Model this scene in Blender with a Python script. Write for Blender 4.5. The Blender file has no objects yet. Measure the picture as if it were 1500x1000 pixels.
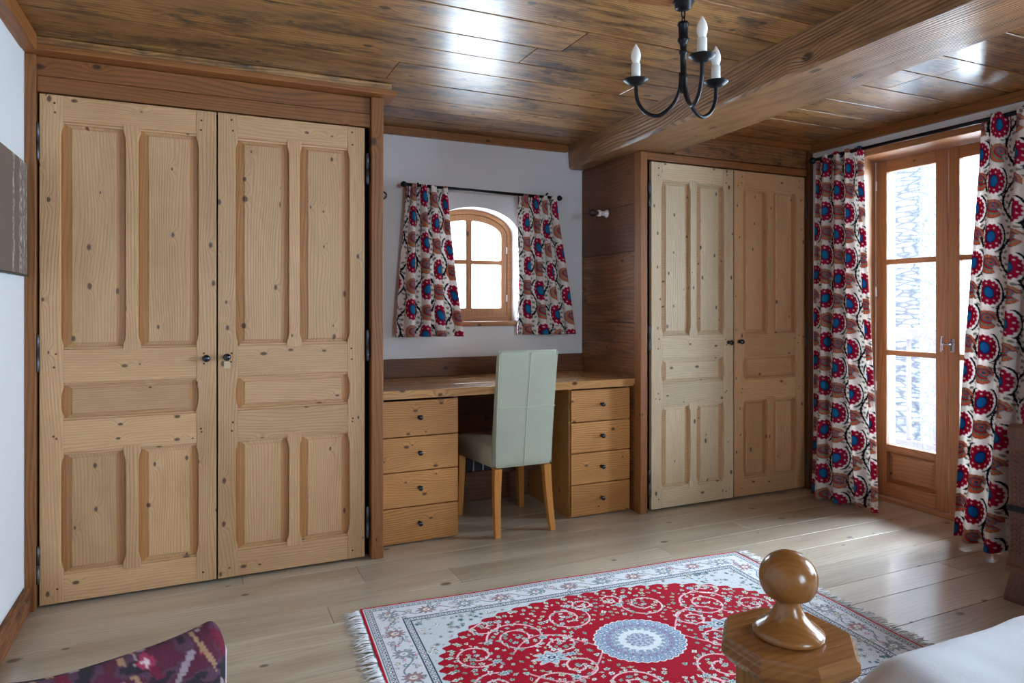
import bpy, bmesh, math, random
import numpy as np
from mathutils import Vector, Matrix, noise as mnoise

C = bpy.context.scene.collection
PI = math.pi
rng = random.Random(7)

# ------------------------------------------------------------------ camera
cam_d = bpy.data.cameras.new('camera'); cam = bpy.data.objects.new('camera', cam_d); C.objects.link(cam)
bpy.context.scene.camera = cam
cam_d.sensor_width = 36.0; cam_d.lens = 24.0
cam.location = (0, 0, 1.2)
YAW = 24.47
cam.rotation_euler = (PI/2, 0, -math.radians(YAW))
cam_d.shift_y = -(500-448)/1500.0
cam_d.clip_start = 0.02; cam_d.clip_end = 200

# ------------------------------------------------------------------ world, exposure
sc = bpy.context.scene
sc.view_settings.view_transform = 'Standard'; sc.view_settings.look = 'None'
sc.view_settings.gamma = 1; sc.view_settings.use_curve_mapping = False
sc.view_settings.exposure = 2.2
w = bpy.data.worlds.new('world'); sc.world = w; w.use_nodes = True
bg = w.node_tree.nodes['Background']
bg.inputs[0].default_value = (0.67, 0.84, 1.0, 1); bg.inputs[1].default_value = 6.6
sc.cycles.max_bounces = 10; sc.cycles.diffuse_bounces = 6; sc.cycles.glossy_bounces = 4
sc.cycles.transparent_max_bounces = 12; sc.cycles.caustics_reflective = False; sc.cycles.caustics_refractive = False
sc.cycles.sample_clamp_indirect = 8.0

def portal(name, loc, sx, sy, direction, energy=0, color=(.85, .93, 1)):
    d = bpy.data.lights.new(name, 'AREA'); d.shape = 'RECTANGLE'; d.size = sx; d.size_y = sy
    if energy == 0: d.cycles.is_portal = True
    else: d.energy = energy; d.color = color
    o = bpy.data.objects.new(name, d); C.objects.link(o); o.location = loc
    o.rotation_euler = Vector(direction).to_track_quat('-Z', 'Y').to_euler(); return o
portal('daylight_door', (4.12, 2.5, 1.1), 0.95, 2.1, (-1, 0, 0))
portal('daylight_small_window', (1.548, 4.30, 1.46), 0.6, 0.75, (0, -1, 0))
portal('rear_fill_portal', (1.3, -1.86, 1.5), .8, 1.2, (0, 1, 0))  # sampling portal at the added rear window
portal('daylight_side', (4.12, 0.45, 1.2), 1.7, 1.8, (-1, 0, 0))

# hazy bright sky seen through the balcony doors
sd_ = bpy.data.lights.new('hazy_sun', 'SUN'); sd_.energy = 5.0; sd_.angle = math.radians(40); sd_.color = (.72, .86, 1)
so_ = bpy.data.objects.new('hazy_sun', sd_); C.objects.link(so_)
so_.rotation_euler = Vector((-.80, -.10, -.60)).to_track_quat('-Z', 'Y').to_euler(); so_.location = (8, 3, 6)

# ------------------------------------------------------------------ room constants
XL, XR, YB, YR, ZC = -0.63, 3.66, 3.94, -1.6, 2.25

# ------------------------------------------------------------------ node helpers
def srgb(r, g, b):
    f = lambda c: ((c/255.0)/12.92) if c/255.0 <= .04045 else (((c/255.0)+.055)/1.055)**2.4
    return (f(r), f(g), f(b), 1)

class G:
    def __init__(s, name):
        s.m = bpy.data.materials.new(name); s.m.use_nodes = True
        s.t = s.m.node_tree; s.b = s.t.nodes['Principled BSDF']; s.out = s.t.nodes['Material Output']
    def n(s, typ, **kw):
        n = s.t.nodes.new(typ)
        for k, v in kw.items(): setattr(n, k, v)
        return n
    def set(s, inp, v):
        if hasattr(v, 'is_output') or isinstance(v, bpy.types.NodeSocket): s.t.links.new(v, inp)
        else: inp.default_value = v
    def M(s, op, a, b=0.0, c=None, clamp=False):
        n = s.n('ShaderNodeMath', operation=op); n.use_clamp = clamp
        s.set(n.inputs[0], a); s.set(n.inputs[1], b)
        if c is not None: s.set(n.inputs[2], c)
        return n.outputs[0]
    def xyz(s, x, y, z):
        n = s.n('ShaderNodeCombineXYZ')
        s.set(n.inputs[0], x); s.set(n.inputs[1], y); s.set(n.inputs[2], z); return n.outputs[0]
    def noise(s, vec, scale=1, detail=2, rough=.5):
        n = s.n('ShaderNodeTexNoise'); s.set(n.inputs['Vector'], vec)
        n.inputs['Scale'].default_value = scale; n.inputs['Detail'].default_value = detail
        n.inputs['Roughness'].default_value = rough; return n.outputs[0]
    def ramp(s, f, stops, interp='LINEAR'):
        n = s.n('ShaderNodeValToRGB'); s.set(n.inputs[0], f); cr = n.color_ramp; cr.interpolation = interp
        cr.elements[0].position, cr.elements[0].color = stops[0]
        cr.elements[1].position, cr.elements[1].color = stops[-1]
        for p, c in stops[1:-1]:
            e = cr.elements.new(p); e.color = c
        return n.outputs[0]
    def mix(s, f, a, b, mode='MIX'):
        n = s.n('ShaderNodeMix', data_type='RGBA', blend_type=mode)
        s.set(n.inputs[0], f); s.set(n.inputs[6], a); s.set(n.inputs[7], b); return n.outputs[2]
    def obj(s): return s.n('ShaderNodeTexCoord').outputs['Object']
    def sep(s, v):
        n = s.n('ShaderNodeSeparateXYZ'); s.set(n.inputs[0], v); return n.outputs[0], n.outputs[1], n.outputs[2]
    def bump(s, h, strength, dist=.002):
        n = s.n('ShaderNodeBump'); n.inputs['Strength'].default_value = strength
        n.inputs['Distance'].default_value = dist; s.set(n.inputs['Height'], h)
        s.t.links.new(n.outputs[0], s.b.inputs['Normal'])
    def fin(s, col=None, rough=None, metal=None, spec=None):
        if col is not None: s.set(s.b.inputs['Base Color'], col)
        if rough is not None: s.set(s.b.inputs['Roughness'], rough)
        if metal is not None: s.b.inputs['Metallic'].default_value = metal
        if spec is not None: s.b.inputs['Specular IOR Level'].default_value = spec
        return s.m

def wood(name, base, dark, axis='z', ring=45, rs=.45, knots=.5, kcell=7.0, stain=.25, staincol=None,
         rough=.5, bump=.25, fibre=.25, tone=.22, wob=1.6, kcol=(60, 36, 22), stsc=(4, 1.2), blotch=None, spec=.5):
    g = G(name)
    x, y, z = g.sep(g.obj())
    at = g.n('ShaderNodeAttribute', attribute_name='seed').outputs['Fac']
    rnd = g.n('ShaderNodeObjectInfo').outputs['Random']
    s = g.M('MULTIPLY_ADD', rnd, 9.7, at)
    a, b, gr = {'x': (y, z, x), 'y': (x, z, y), 'z': (x, y, z)}[axis]
    t = g.M('ADD', g.M('ADD', a, b), g.M('MULTIPLY', s, 3.17))
    gg = g.M('ADD', gr, g.M('MULTIPLY', s, 7.31))
    vk = g.xyz(g.M('MULTIPLY', t, kcell), g.M('MULTIPLY', gg, kcell*.6), 0)
    v = g.n('ShaderNodeTexVoronoi', voronoi_dimensions='2D'); g.set(v.inputs['Vector'], vk); v.inputs['Scale'].default_value = 1
    d = v.outputs['Distance']; cr, cg, cb = g.sep(v.outputs['Color'])
    gate = g.M('LESS_THAN', cr, knots)
    wk = g.M('MULTIPLY', gate, g.M('POWER', g.M('SUBTRACT', 1, g.M('MULTIPLY', d, 3.2), clamp=True), 2.0))
    low = g.noise(g.xyz(g.M('MULTIPLY', t, 4), g.M('MULTIPLY', gg, .8), g.M('MULTIPLY', s, 2.3)), 1, 2, .5)
    c = g.M('ADD', g.M('MULTIPLY', t, ring), g.M('MULTIPLY', low, wob*6))
    c = g.M('ADD', c, g.M('MULTIPLY', wk, 2.4))
    si = g.M('SINE', g.M('MULTIPLY', c, 6.283))
    rg = g.M('POWER', g.M('MULTIPLY_ADD', si, .5, .5), 2.5)
    fb = g.noise(g.xyz(g.M('MULTIPLY', t, 260), g.M('MULTIPLY', gg, 9), s), 1, 3, .65)
    st = g.noise(g.xyz(g.M('MULTIPLY', t, stsc[0]), g.M('MULTIPLY', gg, stsc[1]), g.M('MULTIPLY_ADD', s, 5.1, 3)), 1, 5, .62)
    strg = g.M('MULTIPLY', rg, g.M('MULTIPLY', g.M('MULTIPLY_ADD', low, 1.6, -.2, clamp=True), rs))
    col = g.mix(strg, srgb(*base), srgb(*dark))
    stf = g.M('MULTIPLY', g.M('MULTIPLY_ADD', st, 4.5, -2.0, clamp=True), stain)
    col = g.mix(stf, col, srgb(*(staincol or dark)))
    if blotch:
        bn = g.noise(g.xyz(g.M('MULTIPLY', t, blotch[3]), g.M('MULTIPLY', gg, blotch[3]*.45), g.M('MULTIPLY', s, 1.7)), 1, 6, .7)
        bf = g.M('MULTIPLY_ADD', bn, 9, blotch[4], clamp=True)
        col = g.mix(g.M('MULTIPLY', bf, .9), col, srgb(*blotch[:3]))
    fm = g.M('MULTIPLY_ADD', fb, fibre*2, 1-fibre)
    wn = g.n('ShaderNodeTexWhiteNoise', noise_dimensions='1D'); g.set(wn.inputs['W'], g.M('MULTIPLY', s, 13.7))
    tm = g.M('MULTIPLY_ADD', wn.outputs[0], tone*2, 1-tone)
    col = g.mix(1.0, col, g.xyz(*(g.M('MULTIPLY', fm, tm),)*3), 'MULTIPLY')
    ksz = g.M('MULTIPLY_ADD', cg, .07, .035)
    kf = g.M('MULTIPLY', gate, g.M('MULTIPLY', g.M('SUBTRACT', 1, g.M('DIVIDE', d, ksz), clamp=True), 2.2, clamp=True))
    col = g.mix(g.M('MULTIPLY', kf, .85), col, srgb(*kcol))
    hg = g.M('ADD', g.M('MULTIPLY', fb, .7), g.M('MULTIPLY', rg, -.5))
    g.bump(hg, bump, .003)
    rr = g.M('MULTIPLY_ADD', fb, .2, rough-.1)
    return g.fin(col, rr, spec=spec)

def plain(name, col, rough=.5, metal=0, nscale=0, namp=.1, bump=0, bscale=60, spec=.5):
    g = G(name); c = srgb(*col)
    n = g.noise(g.obj(), nscale or 8, 4, .6)
    f = g.M('MULTIPLY_ADD', n, 2*namp, 1-namp)
    cc = g.mix(1.0, c, g.xyz(f, f, f), 'MULTIPLY')
    if bump: g.bump(g.noise(g.obj(), bscale, 4, .6), bump, .004)
    return g.fin(cc, rough, metal, spec)

def attr_mat(name, rough=.9, transl=0.0, bump=.3, sheen=0, weave=900):
    g = G(name)
    a = g.n('ShaderNodeAttribute', attribute_name='Col').outputs['Color']
    n = g.noise(g.obj(), weave, 2, .6)
    f = g.M('MULTIPLY_ADD', n, .3, .85)
    cc = g.mix(1.0, a, g.xyz(f, f, f), 'MULTIPLY')
    g.bump(n, bump, .002); g.fin(cc, rough, spec=.15)
    if transl:
        tr = g.n('ShaderNodeBsdfTranslucent'); g.set(tr.inputs[0], cc)
        mx = g.n('ShaderNodeMixShader'); mx.inputs[0].default_value = transl
        g.t.links.new(g.b.outputs[0], mx.inputs[1]); g.t.links.new(tr.outputs[0], mx.inputs[2])
        g.t.links.new(mx.outputs[0], g.out.inputs[0])
    return g.m

PINE = dict(base=(200, 159, 116), dark=(140, 96, 56), ring=85, rs=.42, knots=.62, kcell=9.5, stain=.30, rough=.45, bump=.3, fibre=.26, tone=.11, wob=2.2)
M = {}
for ax in 'xz':
    M['pine_'+ax] = wood('pine_'+ax, axis=ax, **PINE)
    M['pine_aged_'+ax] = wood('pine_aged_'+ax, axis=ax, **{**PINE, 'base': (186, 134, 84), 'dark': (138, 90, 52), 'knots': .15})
    M['pine_pale_'+ax] = wood('pine_pale_'+ax, axis=ax, **{**PINE, 'base': (212, 191, 156), 'dark': (168, 132, 94)})  # lit leaf's brightness put into the colour; also serves the pale lock patch
    M['drawer_'+ax] = wood('drawer_pine_'+ax, axis=ax, **{**PINE, 'base': (206, 148, 84), 'dark': (142, 84, 38), 'rs': .8, 'tone': .12, 'knots': .55})
for ax in 'xyz':
    M['frame_'+ax] = wood('frame_wood_'+ax, (148, 92, 44), (84, 50, 24), ax, rs=.6, knots=.25, stain=.35, rough=.5, tone=.15, kcol=(40, 22, 12))
    M['sidep_'+ax] = wood('niche_board_'+ax, (136, 86, 48), (74, 42, 22), ax, rs=.7, knots=.4, stain=.85, rough=.5, bump=.5, fibre=.35, tone=.12, kcol=(34, 20, 12), stsc=(16, 3))
    M['dark_'+ax] = wood('old_dark_wood_'+ax, (112, 66, 34), (54, 30, 16), ax, rs=.6, knots=.35, stain=.6, rough=.55, tone=.25, kcol=(30, 18, 10))
    M['window_'+ax] = wood('larch_'+ax, (174, 120, 76), (124, 80, 46), ax, rs=.5, knots=.2, stain=.2, rough=.42, tone=.08)
M['worktop'] = wood('worktop_wood', (196, 146, 92), (130, 82, 44), 'x', rs=.7, knots=.5, stain=.3, rough=.24, tone=.15)
M['ceiling'] = wood('ceiling_wood', (176, 128, 72), (84, 50, 26), 'x', ring=60, rs=.75, knots=.6, kcell=6, stain=.95, staincol=(88, 54, 30),
                    rough=.4, bump=.4, fibre=.45, tone=.24, kcol=(28, 18, 12), stsc=(26, 5), blotch=(44, 34, 28, 6.0, -4.75))
M['beam'] = wood('beam_wood', (164, 120, 80), (74, 50, 32), 'y', ring=70, rs=.9, knots=.4, kcell=4, stain=.75, staincol=(96, 66, 44),
                 rough=.36, bump=1.0, fibre=.5, tone=.05, kcol=(40, 28, 20), stsc=(22, 3))
M['frieze_old'] = wood('rough_sawn_frieze', (150, 100, 58), (66, 42, 26), 'x', ring=60, rs=.8, knots=.4, kcell=5, stain=.9, staincol=(84, 58, 38), rough=.55, bump=1.0, fibre=.5, tone=.05, stsc=(30, 14))
M['floor'] = wood('floor_oak', (184, 171, 152), (124, 106, 88), 'x', ring=50, rs=.35, knots=.3, kcell=5.5, stain=.65, staincol=(138, 116, 94),
                  rough=.34, bump=.2, fibre=.2, tone=.09, kcol=(56, 44, 34), stsc=(6, .8), spec=.75)
cb_ = M['ceiling'].node_tree.nodes['Principled BSDF']; cb_.inputs['Coat Weight'].default_value = .75; cb_.inputs['Coat Roughness'].default_value = .27
fb_ = M['floor'].node_tree.nodes['Principled BSDF']; fb_.inputs['Coat Weight'].default_value = .45; fb_.inputs['Coat Roughness'].default_value = .16
M['bark'] = wood('bark_wood', (150, 92, 50), (52, 30, 18), 'y', ring=60, rs=.9, knots=.3, stain=.9, staincol=(60, 36, 22), rough=.7, bump=1, fibre=.5, stsc=(20, 6))
M['postwood'] = wood('turned_oak', (142, 92, 44), (90, 54, 24), 'z', ring=60, rs=.5, knots=0, stain=.25, rough=.22, bump=.08, fibre=.22, tone=.04)
M['captop'] = wood('turned_oak_flat', (140, 92, 48), (90, 56, 28), 'x', ring=60, rs=.5, knots=0, stain=.25, rough=.24, bump=.08, fibre=.25, tone=.04)
M['chairleg'] = wood('beech_leg', (206, 138, 66), (160, 98, 44), 'z', rs=.3, knots=0, stain=.1, rough=.35, bump=.08, fibre=.12, tone=.05)
wb_ = M['worktop'].node_tree.nodes['Principled BSDF']; wb_.inputs['Coat Weight'].default_value = .5; wb_.inputs['Coat Roughness'].default_value = .2
M['carved'] = wood('carved_dark_wood', (108, 68, 52), (50, 30, 22), 'z', rs=.5, knots=.1, stain=.5, rough=.4, bump=.4, fibre=.3, tone=.08)
M['plaster'] = plain('plaster', (222, 222, 224), .85, nscale=5, namp=.03, bump=.25, bscale=7)
M['white_wall'] = plain('painted_wall', (226, 230, 234), .8, nscale=2, namp=.02, bump=.1, bscale=20)
M['iron'] = plain('wrought_iron', (26, 27, 32), .38, .6, nscale=40, namp=.3, bump=.15, bscale=120)
M['steel'] = plain('steel_hinge', (84, 88, 94), .45, .85, nscale=30, namp=.2)
M['knob'] = plain('pewter_knob', (70, 74, 82), .2, .95, nscale=30, namp=.15)
M['chrome'] = plain('chrome', (200, 204, 212), .12, 1.0)
M['porcelain'] = plain('porcelain', (236, 234, 236), .15)
M['candle'] = plain('candle_sleeve', (226, 226, 224), .5)
M['leather'] = plain('pale_green_leather', (184, 192, 172), .5, nscale=14, namp=.06, bump=.25, bscale=90)
M['leather_tan'] = plain('seat_leather', (178, 172, 146), .5, nscale=14, namp=.06, bump=.25, bscale=90)
M['piping'] = plain('pale_piping', (198, 206, 188), .5)
M['sheet'] = plain('white_cotton', (194, 197, 204), .9, nscale=12, namp=.02, bump=.2, bscale=300)
M['black'] = plain('dark_gap', (16, 12, 10), .9)
M['navy'] = plain('dark_navy_card', (24, 28, 44), .5, nscale=60, namp=.3)
M['paleedge'] = plain('pale_card_edge', (206, 204, 214), .5)
M['snow'] = plain('snow', (236, 240, 246), .8)
M['greyrail'] = plain('weathered_rail', (58, 50, 56), .8, nscale=20, namp=.3)
def stone_mat():
    g = G('rough_stone')
    v = g.n('ShaderNodeTexVoronoi', feature='DISTANCE_TO_EDGE'); x, y, z = g.sep(g.obj())
    g.set(v.inputs['Vector'], g.xyz(g.M('MULTIPLY', x, 7), g.M('MULTIPLY', y, 5), g.M('MULTIPLY', z, 22))); v.inputs['Scale'].default_value = 1
    n = g.noise(g.obj(), 14, 5, .7)
    f = g.M('MULTIPLY_ADD', v.outputs[0], 2.2, .0, clamp=True)
    c = g.mix(f, srgb(24, 24, 30), g.ramp(n, [(.35, srgb(34, 36, 46)), (.68, srgb(150, 150, 158))]))
    g.bump(f, .8, .02); return g.fin(c, .9)
M['stone'] = stone_mat()
def glass_mat(name, ior=1.45, tint=(1, 1, 1, 1), r=.0):
    g = G(name)
    g.t.nodes.remove(g.b)
    tr = g.n('ShaderNodeBsdfTransparent'); tr.inputs[0].default_value = tint
    gl = g.n('ShaderNodeBsdfGlossy'); gl.inputs['Roughness'].default_value = r
    fr = g.n('ShaderNodeFresnel'); fr.inputs[0].default_value = ior
    mx = g.n('ShaderNodeMixShader')
    g.t.links.new(fr.outputs[0], mx.inputs[0]); g.t.links.new(tr.outputs[0], mx.inputs[1]); g.t.links.new(gl.outputs[0], mx.inputs[2])
    g.t.links.new(mx.outputs[0], g.out.inputs[0]); return g.m
M['glass'] = glass_mat('window_glass')
M['bulbglass'] = glass_mat('clear_bulb_glass', 1.6, (.82, .84, .86, 1))
def frosted():
    g = G('frosted_bulb'); pass
    pass
    return g.fin(srgb(240, 240, 240), .25)
M['frost'] = frosted()
M['suzani'] = attr_mat('printed_suzani_cotton', .85, .32, .25)
M['suzani_back'] = attr_mat('printed_suzani_cotton_small', .85, .2, .25)
M['rugpile'] = attr_mat('woven_rug_pile', .95, 0, .6, weave=500)
M['kilim'] = attr_mat('kilim_wool', .95, 0, .9, weave=450)
M['fringe'] = plain('cotton_fringe', (222, 222, 226), .9, nscale=60, namp=.15)
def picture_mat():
    g = G('streaked_panel'); x, y, z = g.sep(g.obj())
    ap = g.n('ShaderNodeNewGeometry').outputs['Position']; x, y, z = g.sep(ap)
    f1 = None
    for yc, hw in ((2.985, .016), (3.09, .026), (3.14, .022), (3.18, .012), (2.70, .03), (2.58, .02)):  # pale mottled vertical streaks on a grey-brown ground
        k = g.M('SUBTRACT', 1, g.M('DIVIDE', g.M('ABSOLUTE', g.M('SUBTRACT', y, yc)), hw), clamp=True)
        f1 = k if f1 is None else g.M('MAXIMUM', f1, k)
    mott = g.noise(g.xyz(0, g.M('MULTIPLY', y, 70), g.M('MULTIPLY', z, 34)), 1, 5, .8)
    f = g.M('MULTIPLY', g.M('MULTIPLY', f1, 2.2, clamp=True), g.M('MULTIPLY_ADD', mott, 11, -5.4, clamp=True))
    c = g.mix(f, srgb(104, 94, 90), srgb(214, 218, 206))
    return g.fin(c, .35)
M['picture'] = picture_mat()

# ------------------------------------------------------------------ mesh builder
class MB:
    def __init__(s): s.v = []; s.f = []; s.m = []; s.sd = []; s.mats = []; s.smooth = []
    def mi(s, m):
        if m not in s.mats: s.mats.append(m)
        return s.mats.index(m)
    def add(s, vs, fs, m, seed=None, smooth=False):
        o = len(s.v); s.v += [tuple(p) for p in vs]; k = s.mi(m)
        sd = rng.uniform(0, 10) if seed is None else seed
        for f in fs: s.f.append(tuple(i+o for i in f)); s.m.append(k); s.sd.append(sd); s.smooth.append(smooth)
    def box(s, x0, y0, z0, x1, y1, z1, m, seed=None):
        vs = [(x, y, z) for z in (z0, z1) for y in (y0, y1) for x in (x0, x1)]
        s.add(vs, [(0, 2, 3, 1), (4, 5, 7, 6), (0, 1, 5, 4), (2, 6, 7, 3), (0, 4, 6, 2), (1, 3, 7, 5)], m, seed)
    def prism(s, pts, y0, y1, m, seed=None, plane='xz', smooth=False):
        """extrude a polygon (a,b) along the remaining axis"""
        n = len(pts)
        P = {'xz': lambda a, b, d: (a, d, b), 'yz': lambda a, b, d: (d, a, b), 'xy': lambda a, b, d: (a, b, d)}[plane]
        vs = [P(a, b, y0) for a, b in pts]+[P(a, b, y1) for a, b in pts]
        fs = [tuple(range(n)), tuple(range(2*n-1, n-1, -1))]+[(i, i+n, (i+1) % n+n, (i+1) % n) for i in range(n)]
        s.add(vs, fs, m, seed, smooth)
    def loft(s, rings, m, seed=None, smooth=True, cap=True, closed=True):
        n = len(rings[0]); vs = [p for r in rings for p in r]; fs = []
        for k in range(len(rings)-1):
            for i in range(n if closed else n-1):
                j = (i+1) % n
                fs.append((k*n+i, k*n+j, (k+1)*n+j, (k+1)*n+i))
        if cap: fs += [tuple(range(n-1, -1, -1)), tuple(range((len(rings)-1)*n, len(rings)*n))]
        s.add(vs, fs, m, seed, smooth)
    def lathe(s, prof, m, c=(0, 0, 0), axis='z', n=24, seed=None, smooth=True):
        rings = []
        for r, h in prof:
            ring = []
            for i in range(n):
                a = 2*PI*i/n; u, v = max(r, 1e-4)*math.cos(a), max(r, 1e-4)*math.sin(a)
                p = {'z': (u, v, h), 'x': (h, u, v), 'y': (u, h, v), '-y': (u, -h, v), '-x': (-h, u, v)}[axis]
                ring.append((p[0]+c[0], p[1]+c[1], p[2]+c[2]))
            rings.append(ring)
        s.loft(rings, m, seed, smooth)
    def tube(s, pts, r, m, n=10, seed=None):
        pts = [Vector(p) for p in pts]; rings = []; up = Vector((0, 0, 1))
        for i, p in enumerate(pts):
            t = (pts[min(i+1, len(pts)-1)]-pts[max(i-1, 0)]).normalized()
            if i == 0:
                a = t.cross(up) if abs(t.dot(up)) < .95 else t.cross(Vector((1, 0, 0)))
                a.normalize()
            else: a = (a-t*a.dot(t)).normalized()
            b = t.cross(a); rr = r[i] if isinstance(r, (list, tuple)) else r
            rings.append([p+(a*math.cos(2*PI*k/n)+b*math.sin(2*PI*k/n))*rr for k in range(n)])
        s.loft(rings, m, seed, True)
    def build(s, name, parent=None, origin=None, bevel=0, seg=2, subsurf=0):
        o0 = Vector(origin) if origin is not None else Vector((0, 0, 0))
        me = bpy.data.meshes.new(name)
        me.from_pydata([tuple(Vector(p)-o0) for p in s.v], [], s.f)
        for m in s.mats: me.materials.append(m)
        me.polygons.foreach_set('material_index', s.m)
        me.polygons.foreach_set('use_smooth', s.smooth)
        a = me.attributes.new('seed', 'FLOAT', 'FACE'); a.data.foreach_set('value', s.sd)
        me.update()
        bm = bmesh.new(); bm.from_mesh(me); bmesh.ops.recalc_face_normals(bm, faces=bm.faces); bm.to_mesh(me); bm.free()
        o = bpy.data.objects.new(name, me); C.objects.link(o)
        if parent is not None:
            o.parent = parent
            o.location = o0-wloc(parent) if origin is not None else (0, 0, 0)
        else: o.location = o0
        if bevel:
            b = o.modifiers.new('bevel', 'BEVEL'); b.width = bevel; b.segments = seg; b.limit_method = 'ANGLE'; b.angle_limit = .6
            b.harden_normals = False
        if subsurf:
            b = o.modifiers.new('sub', 'SUBSURF'); b.levels = subsurf; b.render_levels = subsurf
        return o
def wloc(o):
    v = Vector((0, 0, 0))
    while o is not None: v += o.location; o = o.parent
    return v
def tag(o, label=None, cat=None, group=None, kind=None):
    if label: o['label'] = label
    if cat: o['category'] = cat
    if group: o['group'] = group
    if kind: o['kind'] = kind
    return o
def thing(name, label, cat, loc=(0, 0, 0), group=None, rz=0):
    o = bpy.data.objects.new(name, None); C.objects.link(o); o.location = loc; o.rotation_euler = (0, 0, rz)
    o.empty_display_size = .1
    return tag(o, label, cat, group)
def struct(mb, name, parent=None, **kw):
    o = mb.build(name, parent, **kw)
    if parent is None: o['kind'] = 'structure'
    return o

# ================================================================== THE SHELL
# floor: oak planks along X
mb = MB(); y = YR-.2; r2 = random.Random(3)
while y < YB+.1:
    wd = r2.choice([.16, .175, .19, .2]); x = XL-.3-r2.uniform(0, 1.5)
    while x < XR+.35:
        L = r2.uniform(1.3, 2.4)
        x0, x1 = max(x, XL-.3), min(x+L, XR+.35)
        if x1 > x0: mb.box(x0, y+.0012, -.03, x1-.0016, y+wd-.0012, r2.uniform(-.0004, 0), M['floor'], r2.uniform(0, 40))
        x += L
    y += wd
mb.box(XL-.3, YR-.2, -.06, XR+.35, YB+.3, -.031, M['black'])
floor = struct(mb, 'floor', bevel=.0008, seg=1)
# ceiling planks along X
mb = MB(); y = YR-.1
edges = []
while y < YB+.05:
    wd = r2.choice([.19, .22, .24, .2, .26]); x = XL-.1-r2.uniform(0, 2)
    while x < XR+.1:
        L = r2.uniform(2.4, 4.2); x0, x1 = max(x, XL-.1), min(x+L, XR+.1)
        if x1 > x0: mb.box(x0, y+.0036, ZC+r2.uniform(0, .002), x1-.003, y+wd-.0036, ZC+.03, M['ceiling'], r2.uniform(0, 40))
        x += L
    y += wd
mb.box(XL-.1, YR-.1, ZC+.031, XR+.1, YB+.3, ZC+.1, M['black'])
struct(mb, 'ceiling', bevel=.0015, seg=1)
# small square patch nailed on the ceiling boards beside the lamp
mb = MB(); mb.prism([(1.33, 1.96), (1.48, 1.93), (1.44, 1.83), (1.30, 1.88)], ZC-.012, ZC+.002, M['frame_x'], plane='xy')
struct(mb, 'trim_1')

# walls
mb = MB(); mb.box(XL-.2, YR-.2, -.03, XL, YB+.3, ZC+.1, M['white_wall']); struct(mb, 'wall_left')
# back wall with arched opening
WX, WHW, WZ0, WSP, WTOP = 1.548, .292, 1.105, 1.648, 1.812
def arch(dx, hw=WHW, sp=WSP, top=WTOP):
    q = max(0, 1-(dx/hw)**2); return sp+(top-sp)*math.sqrt(q)
mb = MB(); P = M['plaster']; Y0, Y1 = YB, YB+.32
mb.box(XL-.2, Y0, -.03, WX-WHW, Y1, ZC+.1, P); mb.box(WX+WHW, Y0, -.03, XR+.3, Y1, ZC+.1, P)
mb.box(WX-WHW, Y0, -.03, WX+WHW, Y1, WZ0, P)
N_ = 40
xs = [WX-WHW*math.cos(PI*i/N_) for i in range(N_+1)]
vs = []; 
for x in xs:
    za = arch(x-WX); vs += [(x, Y0, za), (x, Y0, ZC+.1), (x, Y1, za), (x, Y1, ZC+.1)]
fs = []
for i in range(N_):
    a, b = 4*i, 4*i+4
    fs += [(a, b, b+1, a+1), (a+2, a+3, b+3, b+2), (a, a+2, b+2, b), (a+1, b+1, b+3, a+3)]
mb.add(vs, fs, P)
struct(mb, 'wall_back')
# right wall with french door opening and a second window further back towards the camera side
DY0, DY1, DZ = 2.04, 2.96, 2.10
X0, X1 = XR, XR+.38
mb = MB()
mb.box(X0, DY1-.0, -.03, X1, YB+.3, ZC+.1, P); mb.box(X0, DY0, DZ+.03, X1, DY1, ZC+.1, P)
mb.box(X0, 1.3, -.03, X1, DY0, ZC+.1, P)
mb.box(X0, -.4, -.03, X1, 1.3, .3, P); mb.box(X0, -.4, 2.1, X1, 1.3, ZC+.1, P); mb.box(X0, YR-.2, -.03, X1, -.4, ZC+.1, P)
struct(mb, 'wall_right')
# rear wall (behind the camera) with an unseen window added for fill light
mb = MB(); Y0, Y1 = YR-.25, YR
mb.box(XL-.2, Y0, -.03, .9, Y1, ZC+.1, P); mb.box(1.7, Y0, -.03, XR+.3, Y1, ZC+.1, P)
mb.box(.9, Y0, -.03, 1.7, Y1, .9, P); mb.box(.9, Y0, 2.1, 1.7, Y1, ZC+.1, P)
struct(mb, 'wall_rear')

def simple_window(name, axis, a0, a1, z0, z1, d, nx):
    """rectangular window: frame, mullions, panes; axis 'x' spans X at Y=d, axis 'y' spans Y at X=d"""
    root = thing(name, None, None, ((a0+a1)/2, d, z0) if axis == 'x' else (d, (a0+a1)/2, z0)); root['kind'] = 'structure'
    org = root.location.copy()
    def bx(mb, p0, q0, p1, q1, t0, t1, m):
        if axis == 'x': mb.box(p0, d+t0, q0, p1, d+t1, q1, m)
        else: mb.box(d+t0, p0, q0, d+t1, p1, q1, m)
    v, h = (M['window_z'], M['window_x'] if axis == 'x' else M['window_y'])
    f = MB(); W = .07
    bx(f, a0, z0, a0+W, z1, -.03, .03, v); bx(f, a1-W, z0, a1, z1, -.03, .03, v)
    bx(f, a0+W, z0, a1-W, z0+W, -.03, .03, h); bx(f, a0+W, z1-W, a1-W, z1, -.03, .03, h)
    f.build('window_frame', root, org, bevel=.004)
    for k in range(1, nx):
        c = a0+(a1-a0)*k/nx; f = MB(); bx(f, c-.045, z0+W, c+.045, z1-W, -.025, .025, v); f.build('mullion', root, org, bevel=.004)
    f = MB(); bx(f, a0+W, z0+W, a1-W, z1-W, -.003, .003, M['glass']); f.build('pane', root, org)
simple_window('window_2', 'x', .9, 1.7, .9, 2.1, YR-.15, 2)  # unseen rear window, put in to bring sky fill into the room
simple_window('window_3', 'y', -.4, 1.3, .3, 2.1, XR+.22, 2)

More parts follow.
